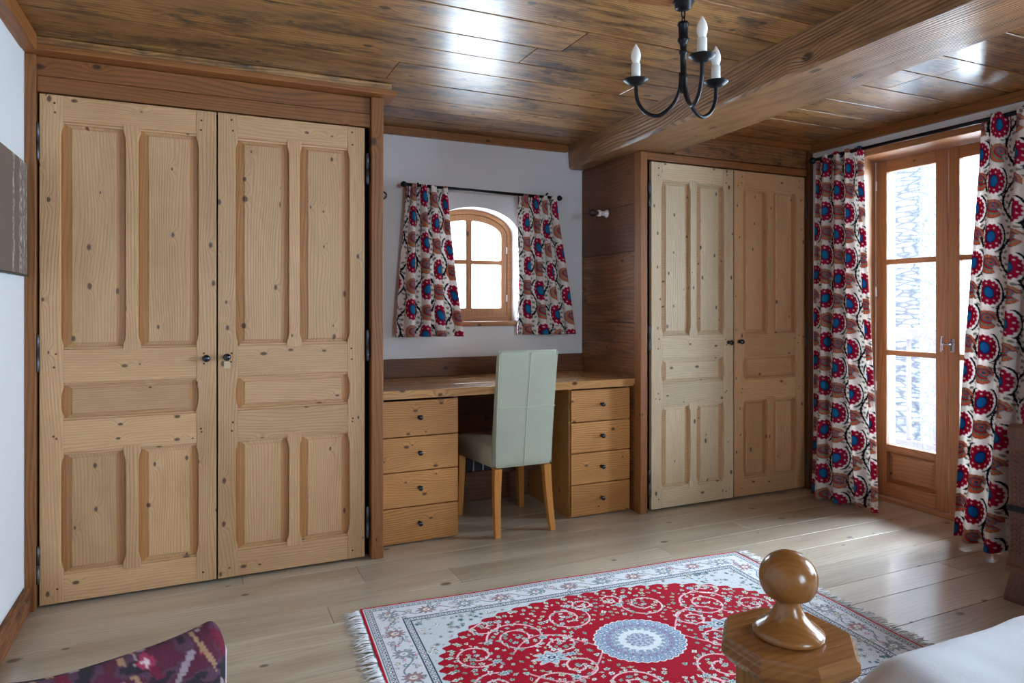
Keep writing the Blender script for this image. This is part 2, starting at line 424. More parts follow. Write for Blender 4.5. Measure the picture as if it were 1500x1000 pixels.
# trims
mb = MB(); mb.box(XL, YR, ZC-.062, XL+.052, 3.16, ZC, M['frame_y']); struct(mb, 'trim_left', bevel=.004)
mb = MB(); mb.box(XR-.03, YR, ZC-.05, XR, 3.27, ZC, M['frame_y']); struct(mb, 'trim_right', bevel=.003)
mb = MB(); mb.box(.85, YB-.035, ZC-.045, 2.18, YB, ZC, M['frame_x']); struct(mb, 'trim_back', bevel=.003)
mb = MB(); mb.box(XL, YR, 0, XL+.022, 3.205, .105, M['bark']); struct(mb, 'baseboard_left', bevel=.006)
mb = MB(); mb.box(XR-.02, 3.0, 0, XR, 3.24, .09, M['frame_y']); struct(mb, 'baseboard_right', bevel=.003)
# dark boarded back of the knee hole
mb = MB()
for k in range(4): mb.box(.80, YB-.022, .0+k*.18, 2.30, YB, .177+k*.18, M['dark_x'])
struct(mb, 'trim_2', bevel=.002)

# ceiling beam, slightly skewed
def skew_beam():
    mb = MB(); n = 60; rings = []
    for i in range(n+1):
        t = i/n; y = YR+.01+(YB-YR-.02)*t
        xl = 2.20+(y-3.99)*.0532; xr = 2.535+(y-3.3)*.055
        def q(x, z, k):
            nz = mnoise.noise(Vector((x*3, y*2.2, z*4+k)))*.006
            return (x+nz, y, z+mnoise.noise(Vector((x*4+k, y*3, z)))*.005)
        zb = 2.098
        rings.append([q(xl, ZC+.01, 1), q(xl, ZC-.07, 2), q(xl+.004, zb+.012, 3), q(xl+.014, zb, 4), q((xl+xr)/2, zb, 5),
                      q(xr-.014, zb, 6), q(xr-.002, zb+.012, 7), q(xr, ZC-.07, 8), q(xr, ZC+.01, 9)])
    mb.loft(rings, M['beam'], 2.0, False)
    b = struct(mb, 'trim_beam'); b['label'] = 'heavy rough-hewn ceiling beam'
skew_beam()

# ================================================================== PANELLED DOORS
def stile_poly(x0, x1, z0, z1, cuts, side):
    """vertical piece whose edge is relieved (narrowed) between the z ranges in cuts; side: 'r','l','both'"""
    d, e = .009, .035
    def edge(xe, s):
        pts = [(xe, z0)]
        for a, b in cuts:
            pts += [(xe, a+e*.55), (xe+s*d*.45, a+e*.8), (xe+s*d, a+e*1.5), (xe+s*d, b-e*1.5), (xe+s*d*.45, b-e*.8), (xe, b-e*.55)]
        pts.append((xe, z1)); return pts
    R = edge(x1, -1) if side in ('r', 'both') else [(x1, z0), (x1, z1)]
    L = edge(x0, 1) if side in ('l', 'both') else [(x0, z0), (x0, z1)]
    return R+L[::-1]
def cupboard_door(root, x0, x1, yf, knob_side, px, pz, pa, hinge_x, latch=False, aged_x=None):
    """panelled door, front plane yf; returns object"""
    zt, zb = 2.043, .012
    U = (1.025, 1.940); Mi = (.740, .890); Lw = (.122, .610)
    sw, mw = .080, .064; T = .024
    org = ((x0+x1)/2, yf, zb)
    mb = MB()
    cuts = [Lw, Mi, U]
    a, b = x0+sw, x1-sw; c = (a+b)/2
    mb.prism(stile_poly(x0, a, zb, zt, cuts, 'r'), yf, yf+T, pz)
    mb.prism(stile_poly(b, x1, zb, zt, cuts, 'l'), yf, yf+T, pz)
    for z0, z1 in ((zb, Lw[0]), (Lw[1], Mi[0]), (Mi[1], U[0]), (U[1], zt)):
        mb.box(a-.001, yf+.0012, z0, b+.001, yf+T, z1, px)
        # stepped moulding along rail edges
        sd = rng.uniform(0, 10)
        if z1 < zt-.01: mb.box(a-.001, yf+.006, z1, b+.001, yf+T, z1+.009, px, sd)
        if z0 > zb+.01: mb.box(a-.001, yf+.006, z0-.010, b+.001, yf+T, z0, px, sd)
    o = mb.build('door', root, org, bevel=.0022)
    for z0, z1 in (Lw, U):
        m2 = MB(); m2.prism(stile_poly(c-mw/2, c+mw/2, z0-.012, z1+.012, [(z0, z1)], 'both'), yf-.0006, yf+T, pz)
        m2.build('muntin', o, org, bevel=.0022)
    for (z0, z1) in (Lw, Mi, U):
        halves = [(a, b)] if (z0, z1) == Mi else [(a, c-mw/2), (c+mw/2, b)]
        for (p, q) in halves:
            p -= .0; q += .0
            m2 = MB(); ix, iz = .030, .022
            yo, yi = yf+.021, yf+.010
            vs = [(p-.012, yo, z0-.008), (q+.012, yo, z0-.008), (q+.012, yo, z1+.008), (p-.012, yo, z1+.008),
                  (p+ix-.004, yi+.004, z0+iz), (q-ix+.004, yi+.004, z0+iz), (q-ix+.004, yi+.004, z1-iz), (p+ix-.004, yi+.004, z1-iz),
                  (p+ix, yi, z0+iz+.004), (q-ix, yi, z0+iz+.004), (q-ix, yi, z1-iz-.004), (p+ix, yi, z1-iz-.004)]
            pp = px if (z0, z1) == Mi else pz
            sd = rng.uniform(0, 10)
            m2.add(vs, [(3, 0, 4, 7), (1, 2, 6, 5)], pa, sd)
            m2.add(vs, [(0, 1, 5, 4), (2, 3, 7, 6), (4, 5, 9, 8), (5, 6, 10, 9), (6, 7, 11, 10), (7, 4, 8, 11), (8, 9, 10, 11)], pp, sd)
            m2.build('panel', o, org)
    # knob
    kx = (x1-.040) if knob_side == 'r' else (x0+.036); kz = .975 if knob_side == 'r' else .978
    k = MB(); k.lathe([(.012, 0), (.012, .003), (.006, .005), (.006, .016), (.011, .019), (.0155, .026), (.016, .031), (.012, .038), (.004, .041), (0, .0412)],
                      M['knob'], (kx, yf, kz), '-y', 20)
    k.build('knob', o, org)
    if latch:
        k = MB(); k.box(kx-.012, yf-.0015, kz-.052, kx+.013, yf+.01, kz-.022, M['pine_pale_x']); k.build('lock_patch', o, org, bevel=.001)
    # nail heads / pegs
    k = MB()
    for zz in (.06, .66, .68, .96, 1.0, 1.965, 2.01):
        for xx in (x0+.055, x1-.055): k.lathe([(.0045, -.001), (.0045, .0006), (0, .0008)], M['dark_x'], (xx+rng.uniform(-.008, .008), yf, zz+rng.uniform(-.01, .01)), '-y', 8)
    tag(k.build('pegs', o, org), kind='stuff')
    for hz in (.175, 1.013, 1.85):
        h = MB(); h.lathe([(0, -.075), (.005, -.074), (.006, -.068), (.0075, -.066), (.0075, -.001), (.0065, -.001), (.0065, .001), (.0075, .001), (.0075, .066), (.006, .068), (.005, .074), (0, .075)],
                          M['steel'], (hinge_x, yf-.006, hz), 'z', 12)
        h.build('hinge', o, org)
    return o

# ------------------------------------------------------------------ left wardrobe
YF = 3.235
wl = thing('wardrobe', 'tall double pine wardrobe beside the white wall, left of the desk', 'wardrobe', (.05, 3.55, 0))
fx, fz, fy = M['frame_x'], M['frame_z'], M['frame_y']
mb = MB(); mb.box(XL+.001, 3.215, 0, -.592, 3.6, 2.19, fz); mb.build('side_post', wl, (XL, 3.2, 0), bevel=.003)
mb = MB(); mb.box(.732, 3.212, 0, .790, 3.27, 2.19, fz); mb.build('side_post', wl, (.76, 3.2, 0), bevel=.004)
mb = MB(); mb.box(.745, 3.27, 0, .79, YB-.001, 2.19, M['frame_z']); mb.build('side_panel', wl, (.76, 3.5, 0))
mb = MB(); mb.box(-.592, 3.3, .0, .745, 3.32, 2.05, M['black']); mb.build('interior', wl, (0, 3.3, 0))
mb = MB(); mb.box(-.592, 3.232, 2.049, .732, 3.26, 2.112, fx); mb.build('frieze_board', wl, (0, 3.23, 2.05), bevel=.003)
mb = MB(); mb.box(XL+.001, 3.236, 2.114, .732, 3.26, 2.19, M['frame_x']); mb.build('frieze_board', wl, (0, 3.23, 2.1), bevel=.003)
mb = MB(); mb.box(XL+.001, 3.16, 2.192, .843, 3.32, 2.216, M['frame_x']); mb.box(XL+.001, 3.172, 2.2165, .82, 3.32, ZC-.001, M['ceiling']); mb.box(.79, 3.32, 2.192, .81, YB-.036, ZC-.001, M['frame_y'])
mb.build('cornice', wl, (0, 3.2, 2.2), bevel=.003)
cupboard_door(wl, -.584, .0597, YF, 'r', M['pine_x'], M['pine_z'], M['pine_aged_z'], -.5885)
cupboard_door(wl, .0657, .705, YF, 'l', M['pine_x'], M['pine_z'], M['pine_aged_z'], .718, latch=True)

# ------------------------------------------------------------------ right wardrobe
YF2 = 3.285
wr = thing('wardrobe', 'double pine wardrobe in the corner beside the glazed balcony doors', 'wardrobe', (3.0, 3.6, 0))
mb = MB(); mb.box(2.30, 3.268, 0, 2.348, 3.33, 2.094, M['frame_z']); mb.build('side_post', wr, (2.32, 3.3, 0), bevel=.004)
mb = MB(); mb.box(3.618, 3.262, 0, XR-.001, 3.4, ZC-.001, M['dark_z']); mb.build('side_post', wr, (3.64, 3.3, 0), bevel=.004)
mb = MB()
zz = [0, .30, .56, .80, .98, 1.10, 1.30, 1.52, 1.80, 2.095]
for k in range(len(zz)-1): mb.box(2.303, 3.33, zz[k]+.001, 2.335, YB-.001, min(zz[k+1]-.001, 2.249), M['dark_y'] if k > 6 else M['sidep_y'] if 'sidep_y' in M else M['frame_y'])
mb.build('side_panel', wr, (2.32, 3.5, 0), bevel=.002)
mb = MB(); mb.box(2.348, 3.345, 0, 3.618, 3.365, 2.05, M['black']); mb.build('interior', wr, (3, 3.36, 0))
mb = MB(); mb.box(2.348, 3.275, 2.05, 3.618, 3.31, 2.093, M['frame_x']); mb.build('frieze_board', wr, (3, 3.28, 2.05), bevel=.003)
mb = MB(); mb.box(2.548, 3.283, 2.10, 3.618, 3.31, ZC-.001, M['frieze_old'] if 'frieze_old' in M else M['beam']); mb.build('frieze_board', wr, (3, 3.28, 2.1), bevel=.003)
mb = MB(); mb.box(2.548, 3.245, ZC-.035, 3.618, 3.283, ZC-.001, M['frame_x']); mb.build('cornice', wr, (3, 3.25, 2.22), bevel=.003)
cupboard_door(wr, 2.388, 3.003, YF2, 'r', M['pine_pale_x'], M['pine_pale_z'], M['pine_x'], 2.368)  # lit leaf: paler wood colour stands in for light falling on it
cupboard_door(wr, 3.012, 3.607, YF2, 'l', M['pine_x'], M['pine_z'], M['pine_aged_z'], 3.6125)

# ================================================================== DESK
wt = thing('worktop', 'long pine desk worktop with upstand spanning the niche under the small window', 'desk', (1.545, 3.63, .735))
mb = MB()
for y0, y1 in ((3.322, 3.50), (3.502, 3.71), (3.712, YB-.001)):
    mb.box(.792, y0, .735, 2.299, y1, .778, M['worktop'])
mb.build('board', wt, (1.5, 3.6, .735), bevel=.0025)
mb = MB(); mb.box(.792, YB-.024, .7785, 2.299, YB-.001, .888, M['dark_x']); mb.build('upstand', wt, (1.5, 3.9, .78), bevel=.003)
def drawer_unit(x0, x1, yf, label, side_m):
    r = thing('drawer_unit', label, 'drawers', ((x0+x1)/2, 3.6, 0), 'drawer units under the desk')
    mb = MB(); z1 = .734
    mb.box(x0, yf+.022, .0, x0+.02, YB-.03, z1, side_m); mb.box(x1-.02, yf+.022, .0, x1, YB-.03, z1, side_m)
    mb.box(x0+.02, yf+.03, .02, x1-.02, YB-.04, z1-.02, M['black']); mb.box(x0+.02, yf+.03, .0, x1-.02, yf+.06, .02, M['frame_x'])
    mb.build('body', r, ((x0+x1)/2, 3.6, 0), bevel=.002)
    hs = [.006, .186, .364, .540, .724]
    for k in range(4):
        m = MB(); z0, z1 = hs[k]+.0025, hs[k+1]-.0025
        m.box(x0+.004, yf, z0, x1-.006, yf+.0215, z1, M['drawer_x']); c = ((x0+x1)/2, yf, z0)
        d = m.build('drawer', r, c, bevel=.002)
        kk = MB(); kk.lathe([(.009, 0), (.009, .002), (.005, .004), (.0045, .014), (.009, .017), (.0125, .023), (.0125, .027), (.009, .032), (0, .034)], M['knob'], ((x0+x1)/2, yf, (z0+z1)/2+.005), '-y', 18)
        kk.build('knob', d, c)
    return r
drawer_unit(.795, 1.222, 3.350, 'four-drawer pine unit beside the tall left wardrobe', M['frame_z'])
drawer_unit(1.893, 2.296, 3.362, 'four-drawer pine unit to the right of the desk chair', M['drawer_z'])
# low ledge below the desk with small boxes
mb = MB(); mb.box(1.225, 3.77, .196, 1.89, YB-.024, .218, M['dark_x']); o = mb.build('ledge_shelf', None, (1.55, 3.85, .196), bevel=.002)
tag(o, 'low dark wooden ledge along the back of the desk knee hole', 'shelf')
bx0 = None
for k in range(4):
    r = thing('storage_box', ['dark navy box with pale edge, leftmost on the ledge under the desk', 'dark navy box with pale edge, second from the left under the desk',
              'dark navy box on the ledge, third from the left behind the chair', 'dark navy box on the ledge, hidden deepest behind the chair leg'][k], 'box', (1.438+k*.062, 3.82, .218), 'small dark boxes on the ledge under the desk')
    x = 1.438+k*.062
    m = MB(); m.box(x-.024, 3.785, .2185, x+.024, 3.88, .292, M['navy']); m.build('body', r, r.location, bevel=.002)
    m = MB(); m.tube([(x-.029, 3.788, .219), (x-.030, 3.784, .255), (x-.028, 3.788, .291)], .0055, M['paleedge'], 8); m.build('edge_strip', r, r.location)

# ================================================================== SMALL ARCHED WINDOW
def arc_ring(hw_o, top_o, sp, z0_o, w_side, w_bot, n=28):
    """outer and inner outline (same count) of an arched frame centred on WX"""
    O, I = [], []
    for i in range(n+1):
        a = PI*i/n; O.append((WX+hw_o*math.cos(a), sp+(top_o-sp)*math.sin(a)))
        I.append((WX+(hw_o-w_side)*math.cos(a), sp+(top_o-w_side-sp)*math.sin(a)))
    O = [(WX+hw_o, z0_o)]+O+[(WX-hw_o, z0_o)]; I = [(WX+hw_o-w_side, z0_o+w_bot)]+I+[(WX-hw_o+w_side, z0_o+w_bot)]
    return O, I
def ring_mesh(mb, O, I, y0, y1, m):
    n = len(O); vs = [(x, y0, z) for x, z in O]+[(x, y0, z) for x, z in I]+[(x, y1, z) for x, z in O]+[(x, y1, z) for x, z in I]
    fs = []
    for i in range(n):
        j = (i+1) % n
        fs += [(i, j, n+j, n+i), (2*n+i, 3*n+i, 3*n+j, 2*n+j), (i, 2*n+i, 2*n+j, j), (n+i, n+j, 3*n+j, 3*n+i)]
    mb.add(vs, fs, m)
w1 = thing('window_1', None, None, (WX, 4.08, WZ0)); w1['kind'] = 'structure'; WO = w1.location.copy()
YW = 4.05
O, I = arc_ring(WHW+.004, WTOP+.004, WSP, WZ0+.0, .034, .03)
mb = MB(); ring_mesh(mb, O, I, YW, YW+.06, M['window_x']); mb.build('window_frame', w1, WO, bevel=.003)
O, I = arc_ring(WHW-.030, WTOP-.030, WSP, WZ0+.026, .040, .056)
mb = MB(); ring_mesh(mb, O, I, YW+.008, YW+.05, M['window_z'])
mb.box(WX-.020, YW+.010, WZ0+.08, WX+.020, YW+.045, arch(0)-.068, M['window_z'])
mb.box(WX-.225, YW+.013, 1.465, WX+.225, YW+.044, 1.493, M['window_x'])
mb.build('casement', w1, WO, bevel=.003)
mb = MB(); pts = [(x, z) for x, z in I]; n = len(pts)
mb.add([(x, YW+.03, z) for x, z in pts], [tuple(range(n))], M['glass']); mb.build('pane', w1, WO)
mb = MB(); mb.box(WX-WHW, YB-.02, 1.075, WX+WHW+.02, YW, 1.105, M['window_x']); mb.build('sill', w1, WO, bevel=.004)
for hz in (1.25, 1.56):
    mb = MB(); mb.lathe([(.005, -.022), (.006, -.02), (.006, .02), (.005, .022)], M['porcelain'], (WX+WHW-.034, YW+.004, hz), 'z', 10); mb.build('hinge', w1, WO)
mb = MB(); mb.box(WX-WHW+.04, YW-.004, 1.40, WX-WHW+.052, YW+.01, 1.47, M['steel']); mb.build('catch', w1, WO, bevel=.001)

# ================================================================== FRENCH DOORS
XD = 3.863
d1 = thing('door_1', None, None, (XD, 2.504, 0)); d1['kind'] = 'structure'; DO = d1.location.copy()
wz, wy, wx = M['window_z'], M['window_y'], M['window_x']
mb = MB()
mb.prism([(XR-.012, 2.905), (XR+.01, 2.895), (XD, 2.962), (XD+.06, 2.962), (XD+.06, 3.0), (XR-.012, 3.0)][::-1], 0, DZ+.03, wz, plane='xy')
mb.prism([(XR-.012, 2.095), (XR+.01, 2.105), (XD, 2.044), (XD+.06, 2.044), (XD+.06, 2.0), (XR-.012, 2.0)], 0, DZ+.03, wz, plane='xy')
mb.build('door_jamb', d1, DO, bevel=.004)
mb = MB(); mb.box(XR-.02, 2.0, DZ, XD+.06, 3.0, DZ+.045, wy); mb.build('lintel', d1, DO, bevel=.004)
mb = MB(); mb.box(XD-.04, 2.044, 0, XD+.12, 2.962, .022, wy); mb.build('threshold', d1, DO, bevel=.003)
def leaf(y0, y1, w0, w1, handle):
    m = MB(); z0, z1 = .024, DZ-.002; a, b = y0+w0, y1-w1; t = .05
    m.box(XD, y0, z0, XD+t, a, z1, wz); m.box(XD, b, z0, XD+t, y1, z1, wz)
    for p, q in ((z0, .105), (.30, .345), (.896, .928), (1.456, 1.488), (2.028, z1)): m.box(XD+.002, a, p, XD+t-.002, b, q, wy)
    org = (XD, (y0+y1)/2, 0)
    l = m.build('door_leaf', d1, org, bevel=.004)
    m = MB(); p, q, i = a-.004, b+.004, .035
    vs = [(XD+.036, p, .10), (XD+.036, q, .10), (XD+.036, q, .305), (XD+.036, p, .305), (XD+.016, p+i, .10+i), (XD+.016, q-i, .10+i), (XD+.016, q-i, .305-i), (XD+.016, p+i, .305-i)]
    m.add(vs, [(0, 1, 5, 4), (1, 2, 6, 5), (2, 3, 7, 6), (3, 0, 4, 7), (4, 5, 6, 7)], wy); m.box(XD+.037, p, .10, XD+.044, q, .305, wy)
    m.build('panel', l, org)
    m = MB(); m.box(XD+.024, a-.003, .34, XD+.028, b+.003, 2.03, M['glass']); m.build('pane', l, org)
    for hz in (.70, 1.29, 1.95):
        if y1 > 2.9:
            h = MB(); h.lathe([(.006, -.03), (.007, -.028), (.007, .028), (.006, .03)], M['porcelain'], (XD-.004, y1-.002, hz), 'z', 10); h.build('hinge', l, org)
    if handle:
        h = MB(); yy = y1-.024; hz = .985
        h.box(XD-.004, yy-.012, hz-.045, XD, yy+.012, hz+.03, M['chrome'])
        h.tube([(XD, yy, hz), (XD-.045, yy, hz)], .008, M['chrome']); h.tube([(XD-.045, yy-.0, hz+.0), (XD-.047, yy+.035, hz)], .007, M['chrome'])
        h.tube([(XD-.047, yy+.035, hz-.045), (XD-.047, yy+.036, hz), (XD-.047, yy+.032, hz+.045)], [.006, .007, .008], M['chrome'])
        h.build('door_handle', l, org, bevel=.001)
    return l
leaf(2.506, 2.960, .072, .071, False)
leaf(2.046, 2.502, .071, .060, True)

# outside the doors
mb = MB(); mb.box(XR+.38, .2, -.12, 5.6, 5.2, -.04, M['greyrail']); mb.box(4.3, .2, -.04, 5.6, 5.2, -.02, M['snow']); o = struct(mb, 'trim_balcony')
rl = thing('balcony_railing', 'weathered timber balcony railing outside the glazed doors', 'railing', (5.25, 3, 0))
mb = MB(); mb.box(5.2, .2, .93, 5.3, 5.2, 1.02, M['greyrail']); mb.build('top_rail', rl, (5.25, 3, 0), bevel=.01)
mb = MB(); mb.box(5.22, .2, .05, 5.28, 5.2, .11, M['greyrail']); mb.build('bottom_rail', rl, (5.25, 3, 0), bevel=.01)
for k in range(22):
    mb = MB(); y = .35+k*.225; mb.box(5.235, y-.014, .11, 5.262, y+.014, .93, M['greyrail']); mb.build('baluster', rl, (5.25, y, 0), bevel=.003)
mb = MB(); rings = []
for i in range(41):
    z = -2.5+i*.14; j = lambda k: .02*mnoise.noise(Vector((k*3.1, z*3.3, 1.7)))
    rings.append([(5.9+j(1), 4.08+j(2), z), (6.6, 4.12+j(3), z), (6.6, 4.42, z), (5.9+j(4), 4.34+j(5), z)])
mb.loft(rings, M['stone'], 1.0, False)
tag(mb.build('stone_pillar', None, (6.2, 4.2, -2.5)), 'rough stone pillar standing outside beyond the balcony railing', 'pillar')

# ================================================================== CURTAINS
def mixc(col, mask, c):
    m = mask[..., None]; return col*(1-m)+np.array(srgb(*c)[:3])*m
def ss(x, a, b):
    t = np.clip((x-a)/(b-a+1e-9), 0, 1); return t*t*(3-2*t)
def hsh(i, j, k):
    return np.modf(np.abs(np.sin(i*127.1+j*311.7+k*74.7)*43758.5453))[0]
def suzani(U, V):
    """printed pattern in metres: crimson rosettes with blue hearts, spiral fruits, black thorny vines on ecru"""
    cw, ph = .150, .27
    col = np.ones(U.shape+(3,))*np.array(srgb(236, 230, 224)[:3])
    # vines between the columns
    for off in (0, 1):
        ci = np.floor(U/cw+.5); e = U-ci*cw
        xv = e-.032*np.sin(2*PI*V/ph+ci*2.1+.5*off)
        tk = .0058+.0018*np.sin(2*PI*V/.03)
        if off == 0:
            thorn = (np.abs(xv) < .013) & (np.abs(((V/.021) % 1)-.5) < .10)
            leaf_ = ((np.abs(xv)-.024)**2/.009**2+((((V/.030) % 1)-.5)*.030)**2/.0075**2) < 1
            col = mixc(col, leaf_.astype(float)*.85, (112, 112, 98))
            col = mixc(col, thorn.astype(float), (30, 34, 40))
            col = mixc(col, 1-ss(np.abs(xv), tk, tk+.002), (22, 24, 32))
    i = np.floor(U/cw); cxl = (i+.5)*cw
    half = (i % 2)*ph*.5
    jr = np.floor((V-half)/(ph*.5)); cyl = (jr+.5)*ph*.5+half
    par = (jr % 2)
    jx = (hsh(i, jr, 1)-.5)*.02; dx = U-cxl-jx; dy = V-cyl
    ang = (hsh(i, jr, 2)-.5)*.8; ca, sa = np.cos(ang), np.sin(ang)
    X_, Y_ = dx*ca-dy*sa, dx*sa+dy*ca
    # rosette
    r = np.sqrt((X_/.052)**2+(Y_/.062)**2); th = np.arctan2(Y_/.06, X_/.05)
    ro = par == 0
    col = mixc(col, ((r < 1.22) & ro).astype(float), (244, 240, 238))
    ring = ((np.abs(r-1.26) < .085) & ro & (np.sin(th+1.0) > -.55)); col = mixc(col, ring.astype(float), (28, 30, 38))
    red = ro*(1-ss(r, .96+.055*np.cos(17*th), 1.0+.055*np.cos(17*th))); col = mixc(col, red, (168, 14, 58))
    na = 9; k = np.round(th/(2*PI)*na)*(2*PI/na)
    dd = np.sqrt((r*np.cos(th)-.70*np.cos(k))**2+(r*np.sin(th)-.70*np.sin(k))**2)
    col = mixc(col, ro*(1-ss(dd, .055, .085)), (236, 214, 214))
    q = np.sqrt((X_/.020)**2+(Y_/.031)**2)
    col = mixc(col, ro*(1-ss(q, .95, 1.1)), (24, 44, 96)); col = mixc(col, ro*(1-ss(q, .75, .85)), (34, 116, 168))
    # spiral fruit
    sp = par == 1
    r0 = np.sqrt((X_/.052)**2+(Y_/.048)**2)
    r1 = np.sqrt(((X_-.010*(1-np.clip(r0, 0, 1)))/.050)**2+((Y_-.016*(1-np.clip(r0, 0, 1)))/.046)**2)
    th1 = np.arctan2(Y_-.010, X_-.006)
    hat = .5+.5*np.sin(40*th1)
    bands = [(1.02, (88, 70, 56)), (.97, (206, 82, 42)), (.80, (112, 128, 118)), (.64, (186, 40, 42)), (.50, (84, 122, 140)), (.34, (214, 96, 48)), (.20, (60, 110, 140))]
    notch = (th1 > -.9) & (th1 < -.2) & (r1 > .45)
    for lim, c_ in bands:
        mk = sp*(1-ss(r1, lim-.03, lim)); mk = mk*(1-.9*notch)
        col = mixc(col, mk, c_)
    col = mixc(col, (sp*(r1 < .97)*(r1 > .66)*(1-notch))*hat*.35, (230, 200, 170))
    return col
def color_attr(me, arr):
    a = me.color_attributes.new('Col', 'FLOAT_COLOR', 'POINT')
    c = np.ones((arr.shape[0], 4), dtype=np.float32); c[:, :3] = arr; a.data.foreach_set('color', c.ravel())
def grid_obj(name, Pts, cols, mat, parent=None, origin=(0, 0, 0), solid=0, smooth=True):
    nv, nu = Pts.shape[:2]
    me = bpy.data.meshes.new(name)
    idx = np.arange(nv*nu).reshape(nv, nu)
    f = np.stack([idx[:-1, :-1], idx[:-1, 1:], idx[1:, 1:], idx[1:, :-1]], -1).reshape(-1, 4)
    me.vertices.add(nv*nu); me.vertices.foreach_set('co', (Pts-np.array(origin)).reshape(-1).astype(np.float32))
    me.loops.add(f.size); me.loops.foreach_set('vertex_index', f.ravel())
    me.polygons.add(len(f)); me.polygons.foreach_set('loop_start', np.arange(0, f.size, 4)); me.polygons.foreach_set('loop_total', np.full(len(f), 4))
    me.polygons.foreach_set('use_smooth', np.full(len(f), smooth))
    me.update(calc_edges=True); me.validate()
    color_attr(me, cols.reshape(-1, 3))
    me.materials.append(mat)
    o = bpy.data.objects.new(name, me); C.objects.link(o)
    if parent is not None: o.parent = parent; o.location = Vector(origin)-wloc(parent)
    else: o.location = origin
    if solid:
        s = o.modifiers.new('solid', 'SOLIDIFY'); s.thickness = solid; s.offset = 0
    return o
def curtain(label, top, bot, z1, z0, cloth, nf, amp_t, amp_b, nrm, res, uoff, mat, seed, ped=.03, cluster=None):
    """top, bot: ((x,y),(x,y)) end points on the plan at the top and at the hem; z0 may be a function of s"""
    r = np.random.RandomState(seed)
    nu = int(cloth/res)+1; nv = int((z1-(z0(0) if callable(z0) else z0))/res)+1
    s = np.linspace(0, 1, nu); v = np.linspace(0, 1, nv)      # v: 0 top
    S, Vv = np.meshgrid(s, v)
    # irregular fold phase
    kn = np.linspace(0, 1, nf*2+1); kk = np.cumsum(np.r_[0, r.uniform(.8, 1.2, nf*2)]); kk = kk/kk[-1]
    ph = np.interp(s, kk, kn)*nf*2*PI
    am = np.interp(s, kn, r.uniform(.6, 1.25, nf*2+1))
    PH = ph[None, :]+.35*np.sin(Vv*3+S*5+seed)
    tt = np.interp(S, [0, 1], [0, 1])
    # fine gathers near the heading blend into broader folds
    A = amp_t+(amp_b-amp_t)*Vv**.8
    disp = A*am[None, :]*(np.sin(PH)+.28*np.sin(2*PH+1))+.35*amp_t*np.exp(-Vv*14)*np.sin(PH*3)
    sway = .018*np.sin(Vv*5+S*7+seed)*Vv
    t0, t1 = np.array(top[0]), np.array(top[1]); b0, b1 = np.array(bot[0]), np.array(bot[1])
    W = (Vv**1.15)[..., None]
    base = (t0*(1-tt[..., None])+t1*tt[..., None])*(1-W)+(b0*(1-tt[..., None])+b1*tt[..., None])*W
    dr = (t1-t0)/np.linalg.norm(t1-t0)
    lat = -.22*A*am[None, :]*np.sin(2*PH)
    n = np.array(nrm)
    XY = base+n*(disp+sway)[..., None]+dr*lat[..., None]
    zb = np.array([z0(q) for q in s]) if callable(z0) else np.full(nu, z0)
    Z = z1+.010*np.abs(np.sin(PH))*np.exp(-Vv*60)+(zb[None, :]-z1)*Vv
    P = np.dstack([XY, Z])
    cols = suzani(S*cloth+uoff, (1-Vv)*(z1-zb[None, :])+.03+.07*S)
    # header tape
    o = grid_obj('curtain', P, cols, mat, None, (float(P[..., 0].mean()), float(P[..., 1].mean()), float(zb.mean())), solid=.002)
    return tag(o, label, 'curtain', 'patterned suzani curtains')
curtain('long patterned curtain hanging left of the glazed doors beside the wardrobe', ((3.545, 3.135), (3.545, 2.80)), ((3.50, 3.15), (3.545, 2.70)), 2.135, lambda s: .012+.02*s*0, 0.64, 4, .020, .034, (1, 0), .0036, .070, M['suzani'], 4)
curtain('long patterned curtain hanging at the right edge, covering the right door leaf', ((3.545, 2.135), (3.545, 1.70)), ((3.47, 2.235), (3.48, 1.74)), 2.135, .03, 0.72, 4, .026, .046, (1, 0), .0038, .37, M['suzani'], 9)
curtain('short patterned curtain hanging left of the small arched window', ((1.085, 3.855), (1.325, 3.855)), ((1.025, 3.85), (1.425, 3.85)), 1.90, 1.02, .60, 4, .019, .034, (0, 1), .0034, .1125, M['suzani_back'], 12)
curtain('short patterned curtain hanging right of the small arched window', ((1.80, 3.855), (2.065, 3.855)), ((1.795, 3.85), (2.20, 3.85)), 1.888, 1.02, .60, 4, .019, .034, (0, 1), .0034, .4125, M['suzani_back'], 21)
# rods
rod = thing('curtain_rod', 'long black iron curtain rod above the glazed balcony doors', 'curtain rod', (3.545, 2.35, 2.127))
mb = MB(); mb.tube([(3.545, 3.15, 2.127), (3.545, 1.55, 2.122)], .011, M['iron'], 12); mb.build('pole', rod, rod.location)
for y_ in (3.165, 1.535):
    mb = MB(); mb.lathe([(0, -.022), (.014, -.018), (.022, -.004), (.022, .004), (.014, .018), (0, .022)], M['iron'], (3.545, y_, 2.126), 'y', 16); mb.build('finial', rod, rod.location)
for y_ in (3.10, 1.62):
    mb = MB(); mb.tube([(XR-.001, y_, 2.10), (3.58, y_, 2.10), (3.55, y_, 2.105), (3.545, y_, 2.115)], .007, M['iron'], 8); mb.box(XR-.005, y_-.02, 2.075, XR-.0005, y_+.02, 2.125, M['iron']); mb.build('bracket', rod, rod.location)
rod = thing('curtain_rod', 'short black iron curtain rod above the small arched window', 'curtain rod', (1.57, 3.855, 1.895))
mb = MB(); mb.tube([(1.075, 3.855, 1.905), (2.08, 3.855, 1.89)], .009, M['iron'], 12); mb.build('pole', rod, rod.location)
